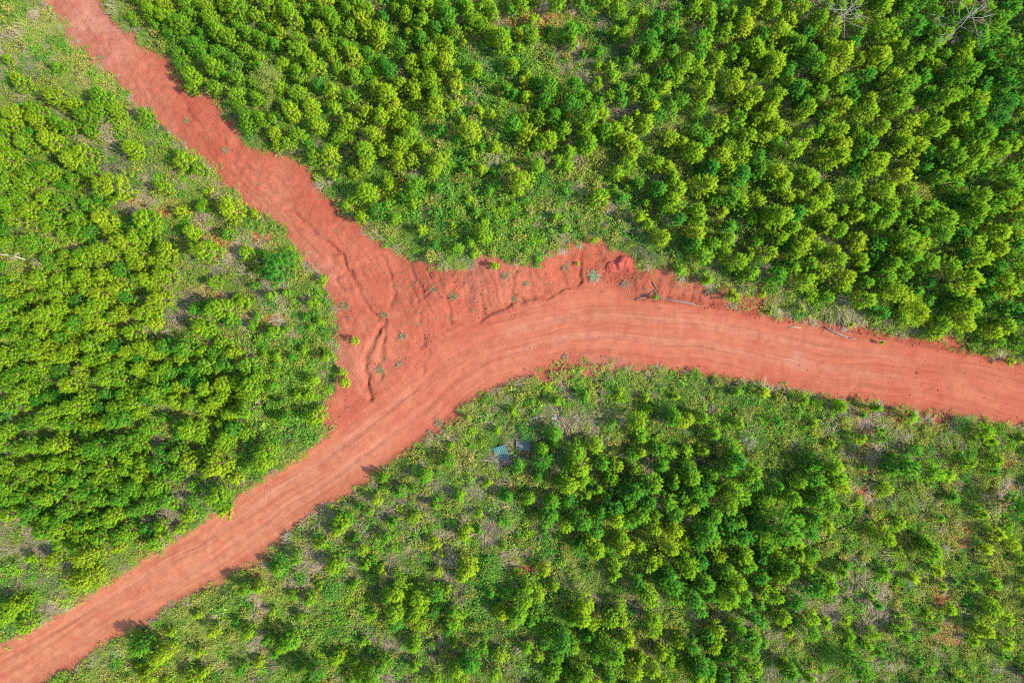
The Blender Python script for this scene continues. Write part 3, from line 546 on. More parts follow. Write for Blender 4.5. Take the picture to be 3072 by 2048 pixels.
# things seen on the ground that pines are labelled by
LAND = [('the teal metal sheet', full(1508, 1360), 4.), ('the grey panel', full(1572, 1330), 3.2), ('the bleached dead tree', full(2868, 60), 5.), ('the small grey dead tree', full(2510, 55), 4.), ('the pale fallen limb', full(58, 768), 5.),
        ('the fern-like shrub', full(2720, 925), 4.5), ('the feathery shrub', full(805, 240), 5.), ('the vine patch', ov((690, 880)), 5.5), ('the grey log', full(2510, 996), 4.), ('the narrow bare strip', ov((598, 1340)), 4.5),
        ('the red clay heap', ov((1430, 612)), 4.), ('the leafy clearing', ov((1120, 250)), 6.), ('the round lone pine', full(1565, 557), 4.), ('the rusty brush heap', ov((477, 676)), 4.), ('the bare clay scrape', ov((2168, 1456)), 5.), ('the bleached grass patch', ov((60, 1260)), 6.), ('the whitish shrub', tz((2048,683),440,1480) and full(*tz((2048,683),440,1480)), 3.), ('the dead stem heap', full(*tz((2048,683),1040,545)), 3.5), ('the leafy thicket', full(*tz((1024,1366),1060,770)), 4.), ('the olive shrub', full(*tz((2048,0),1050,1320)), 4.), ('the big dark pine', full(*tz((0,683),1900,270)), 4.), ('the yellow tussock', full(*tz((0,683),580,970)), 4.), ('the junction grass clump', full(*tz((1024,683),360,40)), 4.)]
def place_words(x, y):
    ax, ay = np.array([x]), np.array([y]); m = sdf(ax, ay, MAIN)[0]; f = sdf(ax, ay, FORK)[0]
    L = sorted((math.hypot(x - lx, y - ly), nm, lx, ly, r) for nm, (lx, ly), r in LAND)
    d0, n0, x0, y0, r0 = L[0]
    edge = 'roadside ' if m < 1.8 else ('trackside ' if f < 1.8 else '')
    if d0 < r0 * .5: return edge, 'close beside ' + n0
    if d0 < r0: return edge, 'near ' + n0
    for d1, n1, x1, y1, r1 in L[1:5]:
        c = ((x0 - x) * (x1 - x) + (y0 - y) * (y1 - y)) / (d0 * d1)
        if c < -.6: return edge, f'between {n0} and {n1}'
    d1, n1, x1, y1, r1 = L[1]
    c = ((x0 - x) * (x1 - x) + (y0 - y) * (y1 - y)) / (d0 * d1)
    if c > .5 and d1 > d0: return edge, f'past {n0} from {n1}'
    return edge, f'nearer {n0} than {n1}'
def tone_word(t): return 'yellow-green' if t > .68 else ('dark green' if t < .33 else 'fresh green')
def make_tone(fl, x, y):
    if fl == 'p': return R.uniform(.62, .85)
    if fl == 'k': return R.uniform(.05, .28)
    t = .60 + (noise(x, y, 7., 88) - .5) * .45 + R.normal() * .15
    xo_ = (x * PXM + 1536); t -= .08 * sstep(1900, 3000, xo_)
    return float(np.clip(t, .08, 1))
def pine_class(D): return 'sapling' if D < 1.28 else ('mid' if D < 2.0 else 'big')

def plant_tree(name, tr, cr, x, y, z, s, sz, rz, tone, label, cat, group):
    r = bpy.data.objects.new(name, None); r.empty_display_size = .3; COL.objects.link(r); r.location = (x, y, z); r.rotation_euler = (0, 0, rz); r.scale = (s, s, sz)
    r['label'] = label; r['category'] = cat; r['group'] = group
    a = bpy.data.objects.new('trunk', tr); COL.objects.link(a); a.parent = r
    b = bpy.data.objects.new('crown', cr); COL.objects.link(b); b.parent = r; b['tone'] = tone
    return r
mass = {k: [] for k in ('P', 'r', 's', 'i', 't')}
SETS = [(c, i) for c in CLASSES for i in range(6)]
def to_mass(x, y, D, H, tone):
    c = pine_class(D); i = R.randint(6); h0, d0 = CLASSES[c]; s = D / d0
    mass['P'].append((x, y, float(zat(x, y)) - .03)); mass['r'].append((R.normal() * .04, R.normal() * .04, R.uniform(0, 6.28))); mass['s'].append((s, s, H / h0)); mass['i'].append(SETS.index((c, i))); mass['t'].append(tone)
cnt = {'p': 0, 's': 0}
VX, VY = 43.2, 29.2
for x, y, D, fl, H in TREES:
    t = make_tone(fl, x, y); c = pine_class(D); h0, d0 = CLASSES[c]
    key = 's' if c == 'sapling' else 'p'
    if cnt[key] >= (300 if key == 'p' else 220) or abs(x) > VX or abs(y) > VY: to_mass(x, y, D, H, t); continue
    cnt[key] += 1; tr, cr = PINES[c][R.randint(6)]; s = D / d0
    ed, pw = place_words(x, y); q = np.hypot(np.array([t_[0] for t_ in TREES]) - x, np.array([t_[1] for t_ in TREES]) - y); q = np.sort(q)[1]; lone = 'lone ' if q > 1.15 * D + .3 else ''
    if c == 'sapling':
        size = 'tiny' if D < .75 else ('knee-high' if False else 'small')
        lab = f'{size} {tone_word(t)} {ed or lone}pine sapling {pw}'
        plant_tree('pine_sapling', tr, cr, x, y, float(zat(x, y)) - .03, s, H / h0, R.uniform(0, 6.28), t, lab, 'sapling', 'pine saplings')
    else:
        size = 'broad' if D > 2.2 else ('slim' if D < 1.55 else 'bushy')
        lab = f'{size} {tone_word(t)} {ed or lone}pine {pw}'
        plant_tree('pine_tree', tr, cr, x, y, float(zat(x, y)) - .03, s, H / h0, R.uniform(0, 6.28), t, lab, 'pine tree', 'young pines')
# the rest of the stands: pines nobody can tell apart, in the gaps of the dense blocks and past the frame
DENSE = [([(300,-60),(900,-60),(1080,60),(1000,300),(960,460),(840,520),(780,480),(700,370),(580,330),(480,220),(330,80)], 1.0),
 ([(1560,-60),(2420,-60),(2420,800),(2250,790),(2100,740),(1900,700),(1700,640),(1560,560),(1480,420),(1450,200)], 1.0),
 ([(1200,200),(1350,190),(1400,320),(1300,390),(1210,350)], .8),
 ([(-60,280),(150,240),(280,290),(230,400),(280,480),(420,620),(400,780),(560,800),(600,1000),(520,1160),(250,1290),(150,1200),(-60,1160)], 1.0),
 ([(1280,1010),(1480,1010),(1700,1080),(1950,1080),(1880,1160),(1850,1400),(1700,1440),(1560,1320),(1350,1250),(1240,1110)], .9),
 ([(880,1330),(1010,1330),(1010,1420),(900,1430)], .8), ([(560,480),(660,540),(740,660),(760,860),(740,940),(620,1000),(560,760)], .13), ([(900,60),(1480,20),(1480,560),(1000,580),(900,480)], .10), ([(640,1230),(1060,1050),(1260,1150),(1250,1560),(300,1560)], .05), ([(1900,960),(2352,1000),(2352,1568),(1750,1568),(1880,1300)], .06), ([(1060,900),(2300,960),(2300,1010),(1100,1000)], .04), ([(1230,1400),(1500,1400),(1720,1450),(1700,1600),(1200,1600)], .7)]
DENSE_P = [(ovs(P), w) for P, w in DENSE]
occ = [(t[0], t[1], t[2]) for t in TREES]
ox = np.array([o[0] for o in occ]); oy = np.array([o[1] for o in occ]); od = np.array([o[2] for o in occ])
cand = np.stack([R.uniform(-53, 53, 20000), R.uniform(-39, 39, 20000)], 1)
w = np.zeros(len(cand))
for P, k in DENSE_P: w = np.maximum(w, inside(cand[:, 0], cand[:, 1], P) * k)
out = (np.abs(cand[:, 0]) > 43.2) | (np.abs(cand[:, 1]) > 29.2)
bs, bm, bf, bb = bare_sd(cand[:, 0], cand[:, 1])
w[out] = np.where(noise(cand[out, 0], cand[out, 1], 9, 91) > .42, .9, .15); w[np.minimum(bm, bf) < .9] = 0
for (x, y), k in zip(cand, w):
    if R.rand() > k: continue
    D = R.uniform(1.15, 1.9) if k > .3 else R.uniform(.7, 1.2)
    q = np.hypot(ox - x, oy - y)
    if (q < .34 * (od + D)).any() or not off_limb(x, y): continue
    ox = np.append(ox, x); oy = np.append(oy, y); od = np.append(od, D)
    to_mass(x, y, D, (1.3 * D + .2) * R.uniform(.8, 1.2), make_tone('k' if R.rand() < .35 else '', x, y))
MP = [proto(join_tree(tr, cr, f'mass_{c}_{i}')) for c in CLASSES for i, (tr, cr) in enumerate(PINES[c])]
scatter('pine_stand', mass['P'], mass['r'], mass['s'], mass['i'], mass['t'], MP, label='mass of smaller young pines filling the dense green stands', category='pines')
print('pines', cnt, 'mass', len(mass['P']))

# ------------------------------------------------------------------ undergrowth
KEEP = []                                                # footprints kept clear of ground cover: x, y, r
def keep(x, y, r): KEEP.append((x, y, r))
keep(*full(1503, 1365), .62); keep(*full(1512, 1345), .62); keep(*full(1516, 1385), .5); keep(*full(1566, 1329), .55); keep(*full(1582, 1329), .5); keep(*full(1612, 1250), .3); keep(*full(1598, 1253), .25)
for L_ in ([tz((0,683),x,y) for x, y in ((35,178),(90,198),(170,205),(245,232),(205,180))], [tz((0,1366),664,158), tz((0,1366),708,166)], [tz((2048,1366),1765,595), tz((2048,1366),1785,645), tz((2048,1366),1805,692), tz((2048,1366),1840,640)],
           [tz((2048,1366),238,1455), tz((2048,1366),278,1510)], [tz((1024,683),1310,1308), tz((1024,683),1385,1288)], [tz((0,1366),1050,378), tz((0,1366),1135,388)], [(1660,1251),(1662,1266),(1637,1331)], [(1588,1345),(1583,1358),(1579,1371)], [tz((2048,683),x,y) for x, y in ((968,685),(1010,705),(1050,722),(1095,740),(1135,755))],
           [(1700 + x / 4.704, 740 + y / 4.704) for x, y in ((375,400),(1240,560),(1300,710),(1450,750),(1650,790),(1800,820),(1050,722))]):
    for p_ in L_: keep(*full(*p_), .28)
def lp(kind, seed):
    rs = np.random.RandomState(seed); S = Soup()
    if kind == 'leafy':
        n = 70; q = rs.normal(size=(n, 3)) * np.array([.2, .2, .13]); q[:, 2] = np.abs(q[:, 2]) + .05 + .16 * np.exp(-(q[:, 0] ** 2 + q[:, 1] ** 2) / .05) ; leaves(rs, S, q, .066, .55); return S.mesh('leafy', M_LEAF)
    if kind == 'weed':
        for st in range(9):
            b = rs.normal(size=2) * .14; h = rs.uniform(.25, .65); n = 11; t = rs.rand(n); ln = rs.normal(size=2) * .12
            q = np.stack([b[0] + ln[0] * t + rs.normal(size=n) * .035, b[1] + ln[1] * t + rs.normal(size=n) * .035, .04 + h * t], 1); leaves(rs, S, q, .044, .5, 1.6)
        return S.mesh('weed', M_WEED)
    if kind == 'grass': blades(rs, S, 50, .72, 66, .021, .7, .1, (rs.normal() * .3, rs.normal() * .3, 0)); return S.mesh('grass', M_GRASS)
    if kind == 'dusty':
        blades(rs, S, 16, .3, 75, .02, .5, .08); q = rs.normal(size=(34, 3)) * np.array([.11, .11, .04]); q[:, 2] = np.abs(q[:, 2]) + .03; leaves(rs, S, q, .035, .5, 1.6); return S.mesh('dusty', M_DULL)
    if kind == 'dry': blades(rs, S, 44, .74, 76, .019, .75, .1, (rs.uniform(.2, .8), rs.normal() * .2, -.1)); return S.mesh('dry', M_DRY)
G = .30
px_ = np.arange(-50, 50, G); py_ = np.arange(-36, 36, G); PX, PY = np.meshgrid(px_, py_); ux = PX.ravel() + R.uniform(-.5, .5, PX.size) * G; uy = PY.ravel() + R.uniform(-.5, .5, PX.size) * G
usd, umn, ufk_, ubk = bare_sd(ux, uy)
uxo = (ux * PXM + 1536) / 1.30612; uyo = (1024 - uy * PXM) / 1.30612
def bl(L): return sum(a * blob(x, y, r, uxo, uyo) for x, y, r, a in L)
w_leaf = .34 + bl([(690,880,120,2.2),(640,960,70,1.5),(720,790,80,1.2),(1120,230,140,1.6),(1050,470,110,1.8),(1150,520,130,1.3),(1330,480,110,.9),(1880,1230,90,1.8),(1780,1150,70,1.2),(1150,1330,110,1.6),(1950,1260,70,1.2),(30,1440,90,1.2),(1400,880,60,.8),(1760,900,120,.6)])
w_dry = .12 + 1.2 * bl([(60,1260,110,2.2),(10,150,90,1.2),(520,590,70,1.6),(600,720,45,2),(760,1210,90,1.2),(900,1210,110,1.0),(1050,1200,110,.9),(1180,1240,80,1.2),(380,1010,40,1.5),(410,740,45,1.5),(1870,690,70,1.8),(1700,690,60,.8),(1380,190,70,.9),(1760,1470,70,1.2),(1990,1440,60,.8),(1910,1380,70,1),(2050,1260,90,.8),(1310,990,60,1.0),(2000,1010,90,.9),(690,1220,50,2),(280,300,40,1.5),(300,470,60,1),(1380,950,50,1),(450,1170,60,.9),(2340,1540,60,1),(930,1500,70,1),(1100,1130,70,.7)])
w_gr = .34 + bl([(150,110,120,1.0),(60,60,90,.8),(260,190,60,.8),(250,1520,160,1.0),(480,1420,120,.8),(1400,190,80,.9),(1550,130,90,.9),(850,540,60,1.2),(420,130,60,1),(1000,590,60,1),(1900,960,160,.6),(1500,900,90,.8),(2250,1350,120,.7),(2300,1480,120,.7),(1700,960,120,.5)])
w_we = .42 + bl([(170,120,110,1.6),(250,1500,140,.6),(2150,1300,200,.5),(600,640,90,.5),(900,1250,200,.4),(770,760,50,1.6),(300,250,50,.9),(1350,100,90,.6),(760,870,60,.6),(960,1040,60,1.2),(1500,930,120,.7),(2150,1100,150,.7),(2000,1200,100,.6),(600,640,80,.6),(1250,430,90,.6)])
edge = np.exp(-(usd / .8) ** 2); w_we = w_we + 1.3 * edge; w_gr = w_gr + .35 * edge; w_dry = w_dry + .3 * edge
wts = np.stack([w_leaf * (.15 + noise(ux, uy, 1.3, 61) ** 2 * 2.4), w_we * (.15 + noise(ux, uy, 1.1, 62) ** 2 * 2.4), w_gr * (.15 + noise(ux, uy, 1.2, 63) ** 2 * 2.4), w_dry * (.05 + noise(ux, uy, 1.4, 64) ** 3 * 4.5)], 1)
cum = np.cumsum(wts / wts.sum(1, keepdims=True), 1); kind_ = (R.rand(len(ux), 1) > cum[:, :3]).sum(1)
kind_ = np.where((usd < .05) & (kind_ == 2), 1, kind_); kind_ = np.where((usd < -.1) & (kind_ == 3) & ((umn < .6) | (ufk_ < .3) | (ubk < .3)), 1, kind_)
prob = .95 * sstep(-.35, .55, usd + (noise(ux, uy, .6, 66) - .5) * .5)
sparse = (usd < .1) & (umn > .3) & (kind_ != 0); prob = np.where(sparse, np.maximum(prob, np.clip(.06 + bl([(960,740,110,.22),(880,840,70,.30),(790,800,45,.6),(1160,640,120,.15),(1350,590,60,.25),(960,1030,60,.5),(1020,970,50,.4),(1700,700,120,.35),(1980,770,120,.25),(620,480,60,.3),(720,610,60,.25),(320,210,70,.15),(1000,640,60,.25),(1500,650,70,.25)]), 0, .8) * noise(ux, uy, .9, 67) ** 2 * 3), prob)
patch_only = (usd < .6) & (umn > .5) & (ufk_ > .5) & (ubk > .5); prob = np.where(patch_only & (kind_ != 0), np.maximum(prob, .7), prob)
prob *= 1 - .55 * (noise(ux, uy, 2.1, 68) > .72)
kind_ = np.where((usd < -.12) & ~patch_only, 4, kind_)
sel = R.rand(len(ux)) < prob
for (kx, ky, kr) in KEEP: sel &= np.hypot(ux - kx, uy - ky) > kr
size = (.58 + .5 * R.rand(len(ux)) + .8 * R.rand(len(ux)) ** 6) * (.5 + .5 * sstep(-.3, 1., usd))
size = np.where(patch_only, (.75 + .5 * R.rand(len(ux))), size)
tone = np.clip(.47 + .42 * np.exp(-(np.maximum(usd, 0) / .7) ** 2) + (fbm(ux, uy, 3.5, 69) - .5) * 1.1 + .4 * (usd < 0) + bl([(150,110,110,.35),(60,60,90,.3),(270,190,60,.3),(250,1500,150,.15),(480,1400,120,.15),(2150,1250,200,.12),(600,640,100,.15),(900,1200,200,.12)]) + R.normal(size=len(ux)) * .16, 0, 1)
for k, (kd, nm, lab) in enumerate([('leafy', 'leafy_undergrowth', 'green leafy vines and brambles covering the gaps between pines'), ('weed', 'weedy_undergrowth', 'olive and yellow low weeds thinning out towards the clay edges'),
                                 ('grass', 'green_grass', 'rough green grass growing among the saplings and along the roads'), ('dry', 'dry_grass', 'bleached tan dry grass lying in swept patches'), ('dusty', 'dusty_weeds', 'sparse dusty brown weeds dotting the bare clay')]):
    s = np.where(sel & (kind_ == k))[0]; n = len(s); sc = size[s] * (1.0 if kd != 'dry' else 1.1)
    az = R.uniform(0, 6.283, n)
    if kd == 'dry': az = noise(ux[s], uy[s], 3., 70) * 9 + R.normal(size=n) * .5
    rot = np.stack([R.normal(size=n) * .12, R.normal(size=n) * .12, az], 1)
    scatter(nm, np.stack([ux[s], uy[s], zat(ux[s], uy[s]) - .02], 1), rot, np.stack([sc, sc, sc * R.uniform(.7, 1.25, n)], 1), R.randint(5, size=n), tone[s], [proto(lp(kd, 900 + 10 * k + j)) for j in range(5)], label=lab, category=nm.split('_')[1])
    print(nm, n)

# taller bushy regrowth between the pines: too merged to count
def bushp(seed, mat):
    rs = np.random.RandomState(seed); S = Soup()
    for c in range(9):
        a = rs.uniform(0, 6.28); r = .36 * math.sqrt(rs.rand()); cc = np.array([r * math.cos(a), r * math.sin(a), .18 + .5 * rs.rand() * (1 - r)]); q = cc + rs.normal(size=(34, 3)) * np.array([.10, .10, .09]); leaves(rs, S, q, .055, .45, 1.5)
    return S.mesh('regrowth', mat)
bx = R.uniform(-50, 50, 15000); by = R.uniform(-36, 36, 15000); bs_, bm_, bf_, bb_ = bare_sd(bx, by); cl = noise(bx, by, 2.4, 80); bxo = (bx * PXM + 1536) / 1.30612; byo = (1024 - by * PXM) / 1.30612; boost_ = sum(blob(x_, y_, r_, bxo, byo) for x_, y_, r_ in ((690,880,120),(720,700,60),(640,600,50),(570,460,40),(330,270,40),(1100,300,140),(1100,520,120),(1250,480,100)))
s = (bs_ > .5) & (R.rand(len(bx)) < (.22 + .7 * sstep(.42, .72, cl)) * (1 + 0 * bx) + .5 * boost_)
for (kx, ky, kr) in KEEP: s &= np.hypot(bx - kx, by - ky) > kr + .5
bx, by = bx[s], by[s]; n = len(bx); sc = R.uniform(.5, 1.35, n)
scatter('bushy_regrowth', np.stack([bx, by, zat(bx, by) - .03], 1), np.stack([R.normal(size=n) * .08, R.normal(size=n) * .08, R.uniform(0, 6.28, n)], 1), np.stack([sc, sc, sc * R.uniform(.8, 1.3, n)], 1), R.randint(6, size=n), np.clip(.5 + (noise(bx, by, 4, 81) - .5) * .8 + R.normal(size=n) * .15, 0, 1),
        [proto(bushp(700 + k, M_LEAF if k < 3 else (M_WEED if k < 5 else M_NEEDLE))) for k in range(6)], label='low bushy green regrowth merging between the pines and saplings', category='regrowth')
print('bushes', n)

# loose clay clods
def rock(seed):
    rs = np.random.RandomState(seed); import bmesh
    bm = bmesh.new(); bmesh.ops.create_icosphere(bm, subdivisions=1, radius=1)
    for v in bm.verts: v.co *= rs.uniform(.65, 1.15); v.co.z *= .7
    me = bpy.data.meshes.new('clod'); bm.to_mesh(me); bm.free(); me.materials.append(M_CLOD); return me
def clod_mat():
    m, t = new_mat('clay_clod'); k = NT(t); r = k.n('ShaderNodeObjectInfo').outputs['Random']
    f = k.noise(k.n('ShaderNodeTexCoord').outputs['Object'], 3, 3)
    k.principled(k.mix(k.ramp(k.math('ADD', k.math('MULTIPLY', r, .7), k.math('MULTIPLY', f, .4)), .2, .9), (.155, .036, .022), (.20, .066, .040)), .95, None, .05); return m
M_CLOD = clod_mat()
cx = R.uniform(-45, 45, 90000); cy = R.uniform(-31, 31, 90000); cs, cm, cf, cb = bare_sd(cx, cy); d_, u_, sd_ = seg_dist(cx, cy, MAIN_C, False); cxo = (cx * PXM + 1536) / 1.30612; cyo = (1024 - cy * PXM) / 1.30612
pw = .95 * np.exp(-((cm - .0) / .32) ** 2) * (sd_ < 0) * sstep(1440, 1540, cxo) * (.25 + noise(cx, cy, 1.5, 73)) + .16 * np.exp(-(cm / .4) ** 2) * (sd_ > 0) + .10 * np.exp(-(cm / .3) ** 2) * (sd_ < 0) \
     + .9 * ((cb < 0) & (cm > 0)) * noise(cx, cy, 1.1, 74) ** 2 + .9 * np.exp(-((cxo - 1430) ** 2 + (cyo - 612) ** 2) / 42 ** 2) + .16 * ((cf < 0) & (cm > .3)) * noise(cx, cy, 1.4, 79) * 1.6 + .12 * np.exp(-((cxo - 2180) ** 2 / 120 ** 2 + (cyo - 862) ** 2 / 22 ** 2)) \
     + .4 * np.exp(-((cxo - 1130) ** 2 / 70 ** 2 + (cyo - 722) ** 2 / 16 ** 2)) + .004 * (cm < 0)
s = np.where((R.rand(len(cx)) < pw) & (cs < .3))[0]; n = len(s); r_ = .03 + .06 * R.rand(n) ** 2.5 + .04 * (R.rand(n) < .04)
scatter('clay_clods', np.stack([cx[s], cy[s], zat(cx[s], cy[s]) + r_ * .3], 1), R.uniform(0, 6.28, (n, 3)), np.stack([r_ * R.uniform(.8, 1.4, n), r_, r_], 1), R.randint(4, size=n), R.rand(n), [proto(rock(40 + i)) for i in range(4)], label='loose crumbled red clay clods along the graded road edge', category='clods')
print('clods', n)

# ------------------------------------------------------------------ single plants and litter
def on(px, py, dz=0.): x, y = full(px, py); return (x, y, float(zat(x, y)) + dz)
def thing(name, loc, label, cat, group=None, rz=0.):
    r = bpy.data.objects.new(name, None); r.empty_display_size = .2; COL.objects.link(r); r.location = loc; r.rotation_euler = (0, 0, rz); r['label'] = label; r['category'] = cat
    if group: r['group'] = group
    return r
def bunch(tile, x, y, d, label, tone=.55, mat=None, seed=0, kind='bunchgrass', n=170):
    px, py = tz(tile, x, y); D = d / 2.2959 / PXM; rs = np.random.RandomState(seed); S = Soup(); L = D * .62
    blades(rs, S, n, L, 68, .022, .75, .09); blades(rs, S, n // 3, L * .6, 40, .02, .5, .08)
    o = add(kind, S.mesh(kind, mat or M_GRASS), label=label, category='grass clump' if mat is not M_DULL else 'weed', group='bunchgrass clumps' if kind == 'bunchgrass' else kind + 's'); o.location = on(px, py, -.03); o['tone'] = tone; return o
A0, A1, A2, A3, A4, A5, A6, A7, A8 = (0,0), (1024,0), (2048,0), (0,683), (1024,683), (2048,683), (0,1366), (1024,1366), (2048,1366)
BG = [(A0,850,110,170,'broad arching grass clump where the narrow track leaves the pines, largest of its trio',.5),(A0,790,40,130,'grass clump beside the broadest clump of the trackside trio',.45),(A0,905,190,140,'grass clump closest to the feathery willow-like shrub in the trackside trio',.6),
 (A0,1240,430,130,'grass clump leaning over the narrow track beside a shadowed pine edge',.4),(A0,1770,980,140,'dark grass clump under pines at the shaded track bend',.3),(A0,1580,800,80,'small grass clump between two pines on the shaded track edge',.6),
 (A0,2300,1330,140,'grass clump above the gully head on the pine side of the track',.45),(A1,260,1420,180,'wide straw-tipped grass clump at the corner between track and bank',.8),(A1,340,1500,140,'straw-tipped grass clump touching the bank foot corner clump',.75),
 (A4,360,40,170,'largest yellow-green grass clump on the junction corner of the bank',.7),(A4,480,110,120,'grass clump downslope of the largest junction corner clump',.6),(A4,830,265,100,'pale grass tussock hanging over the bare eroded bank',.85),
 (A3,580,970,150,'bright yellow grass tussock inside the stand with the vine patch',.95),(A7,190,240,130,'spiky green grass clump on the road side of the metal sheet',.55),(A8,2090,1350,150,'yellowish grass tussock beside the bare clay scrape',.85),
 (A8,2010,760,100,'tan-green grass tussock in open scrub beyond the pale weeds',.8),(A4,1970,1090,120,'green grass clump opposite the bank on the inner road curve',.5),(A4,2200,1020,120,'green grass clump on the inner road curve verge',.6),
 (A5,700,1390,110,'pale green grass clump in scrub below the road verge',.75),(A6,2000,560,120,'swept straw grass clump beside the narrow bare strip',.95)]
for i, (tl, x, y, d, lab, tn) in enumerate(BG): bunch(tl, x, y, d, lab, tn, M_DRY if 'swept straw' in lab else M_GRASS, 300 + i)
WT = [(A4,300,600,70,'grey-green weed tuft rooted on the lip of the deepest gully',.35),(A4,30,540,110,'greyish weed tuft on the track edge above the gully',.3),(A4,640,430,65,'small weed tuft alone on bare clay between track and bank',.4),(A4,780,480,80,'sparse olive weed tuft at the foot of the rilled bank',.5),
 (A4,430,750,85,'thin olive weed tuft on the open clay fan',.5),(A4,1190,490,55,'weed tuft in a rill of the bare bank',.3),(A4,1540,280,70,'weed tuft high on the bare bank beside a deep rill',.4),(A4,1130,340,75,'brownish weed tuft on the upper bare bank',.7),
 (A4,400,940,45,'tiny weed tuft where the clay fan meets the road',.5),(A4,265,980,95,'long weed tuft growing in the lower gully',.35),(A4,1270,390,60,'weed tuft halfway down the bare bank',.4),(A4,670,1340,90,'brown weed tuft on the verge island beside the road',.75),
 (A4,610,1410,60,'low weed tuft at the road edge of the verge island',.6),(A4,1540,885,60,'dusty weed tuft lying on the inner road curve',.5),(A4,1950,390,90,'dark twiggy weed tuft below the red clay heap',.6),(A0,700,400,50,'dusty weed tuft on the pale patch of the track',.5),(A0,1300,840,50,'small weed tuft in the middle of the track',.55),(A0,1560,1040,60,'thin weed tuft on the track past the shaded bend',.6)]
for i, (tl, x, y, d, lab, tn) in enumerate(WT): bunch(tl, x, y, d * .85, lab, min(1., tn + .4), M_DULL, 500 + i, 'weed_tuft', 90)

def shrub(tile, x, y, d, label, mat, tone, seed, leaf=.05, long=1.5, hgt=.75, n=900, name='shrub', cat='shrub', clumps=16, droop=False):
    px, py = tz(tile, x, y); D = d / 2.2959 / PXM; H = D * hgt; rs = np.random.RandomState(seed); S = Soup(); V, F = [], []
    for c in range(clumps):
        az = rs.uniform(0, 6.28); rr = D * .42 * math.sqrt(rs.rand()); zz = H * (.45 + .5 * (1 - (rr / (D * .5)) ** 2) * rs.uniform(.6, 1)); cc = np.array([rr * math.cos(az), rr * math.sin(az), zz])
        tube([np.array([cc[0] * .05, cc[1] * .05, -.05]), cc * np.array([.45, .45, .55]), cc], .018, .006, 4, V, F)
        k = n // clumps; q = cc + rs.normal(size=(k, 3)) * np.array([D * .10, D * .10, H * .10])
        if droop:                                          # long narrow leaves fanning from the shoot
            a = rs.uniform(0, 6.28, k); dirs = unit(np.stack([np.cos(a), np.sin(a), rs.uniform(-.2, .9, k)], 1)); b = cc + rs.normal(size=(k, 3)) * np.array([D * .06, D * .06, H * .05]); wv = perp(rs, dirs) * .018
            S.tris(np.stack([b - wv, b + wv, b + dirs * leaf * rs.uniform(3, 6, (k, 1))], 1), rs.rand(k))
        else: leaves(rs, S, q, leaf, .5, long)
    kx, ky = full(px, py); f = 1 - .6 * H / CAM_H; r = thing(name, (kx * f, ky * f, float(zat(kx * f, ky * f)) - .02), label, cat, 'shrubs')
    o = add('stems', quads_mesh('stems', V, F, M_BARK), r); c = add('crown', S.mesh('crown', mat), r); c['tone'] = tone; return r
shrub(A0,1850,540,215,'feathery willow-like shrub with drooping narrow leaves among track-side pines',M_GRASS,.85,1,.06,1.5,1.05,1500,droop=True,clumps=30)
shrub(A0,1890,730,140,'smaller willow-like shrub touching the feathery shrub',M_GRASS,.75,2,.055,1.5,1.0,700,droop=True,clumps=16)
shrub(A5,1560,575,215,'yellow-green fern-like shrub by the bank above the wide road',M_NEEDLE,.95,3,.07,1.5,.8,1600,droop=True,clumps=26)
shrub(A2,1050,1320,190,'speckled olive broadleaf shrub in a gap of the dense stand',M_LEAF,.75,4,n=1500,clumps=26)
shrub(A2,1580,1350,180,'speckled yellow-olive broadleaf shrub beside leaning pines in the dense stand',M_WEED,.6,5,n=1500,clumps=26)
shrub(A4,1870,1500,110,'pale olive leafy shrub beyond the grey panel',M_WEED,.65,6,n=700)
shrub(A5,440,1480,120,'whitish flowering weed shrub below the road verge',M_PALE,.8,7,.035,n=800)
shrub(A6,810,1340,95,'grey-green woolly weed shrub largest on the grassy verge',M_PALE,.6,8,.04,n=800,hgt=.5)
shrub(A6,640,1420,90,'smaller pale woolly weed shrub on the grassy verge',M_PALE,.7,9,.035,n=500,hgt=.5)
shrub(A6,1290,1160,70,'tiny pale woolly weed shrub amid verge grass',M_PALE,.65,10,.035,n=350,hgt=.5)
shrub(A8,1540,880,100,'whitish flowering weed shrub in open scrub',M_PALE,.85,11,.035,n=600)
shrub(A5,1910,1350,135,'dark green dense bush beside a bright sapling under the road',M_LEAF,.1,12,n=900)
shrub(A7,1150,430,130,'bright green leafy shrub at the dry grass edge',M_LEAF,.45,13,.06,n=900)
shrub(A7,1060,770,200,'broad mid-green leafy thicket beside the bare hollow',M_LEAF,.5,14,.06,n=1700,clumps=30,hgt=.55)
shrub(A6,2300,920,170,'rounded dark leafy thicket across the road from the pines',M_LEAF,.3,15,.06,n=1300,clumps=24,hgt=.55)
shrub(A8,1830,270,130,'pale green broadleaf shrub in open scrub near the reddish bare strip',M_LEAF,.85,16,n=800,hgt=.6)
shrub(A8,1010,1360,190,'deep green leafy thicket at the foot of scattered saplings',M_LEAF,.3,17,.055,n=1400,clumps=26,hgt=.5)
shrub(A4,1290,1400,150,'dark leafy bush over the grey panel edge',M_LEAF,.2,18,.055,n=900,hgt=.5)
shrub(A6,40,1060,170,'dark glossy leafy thicket at the road foot of the pine stand',M_LEAF,.25,19,.055,n=1200,clumps=22,hgt=.55)

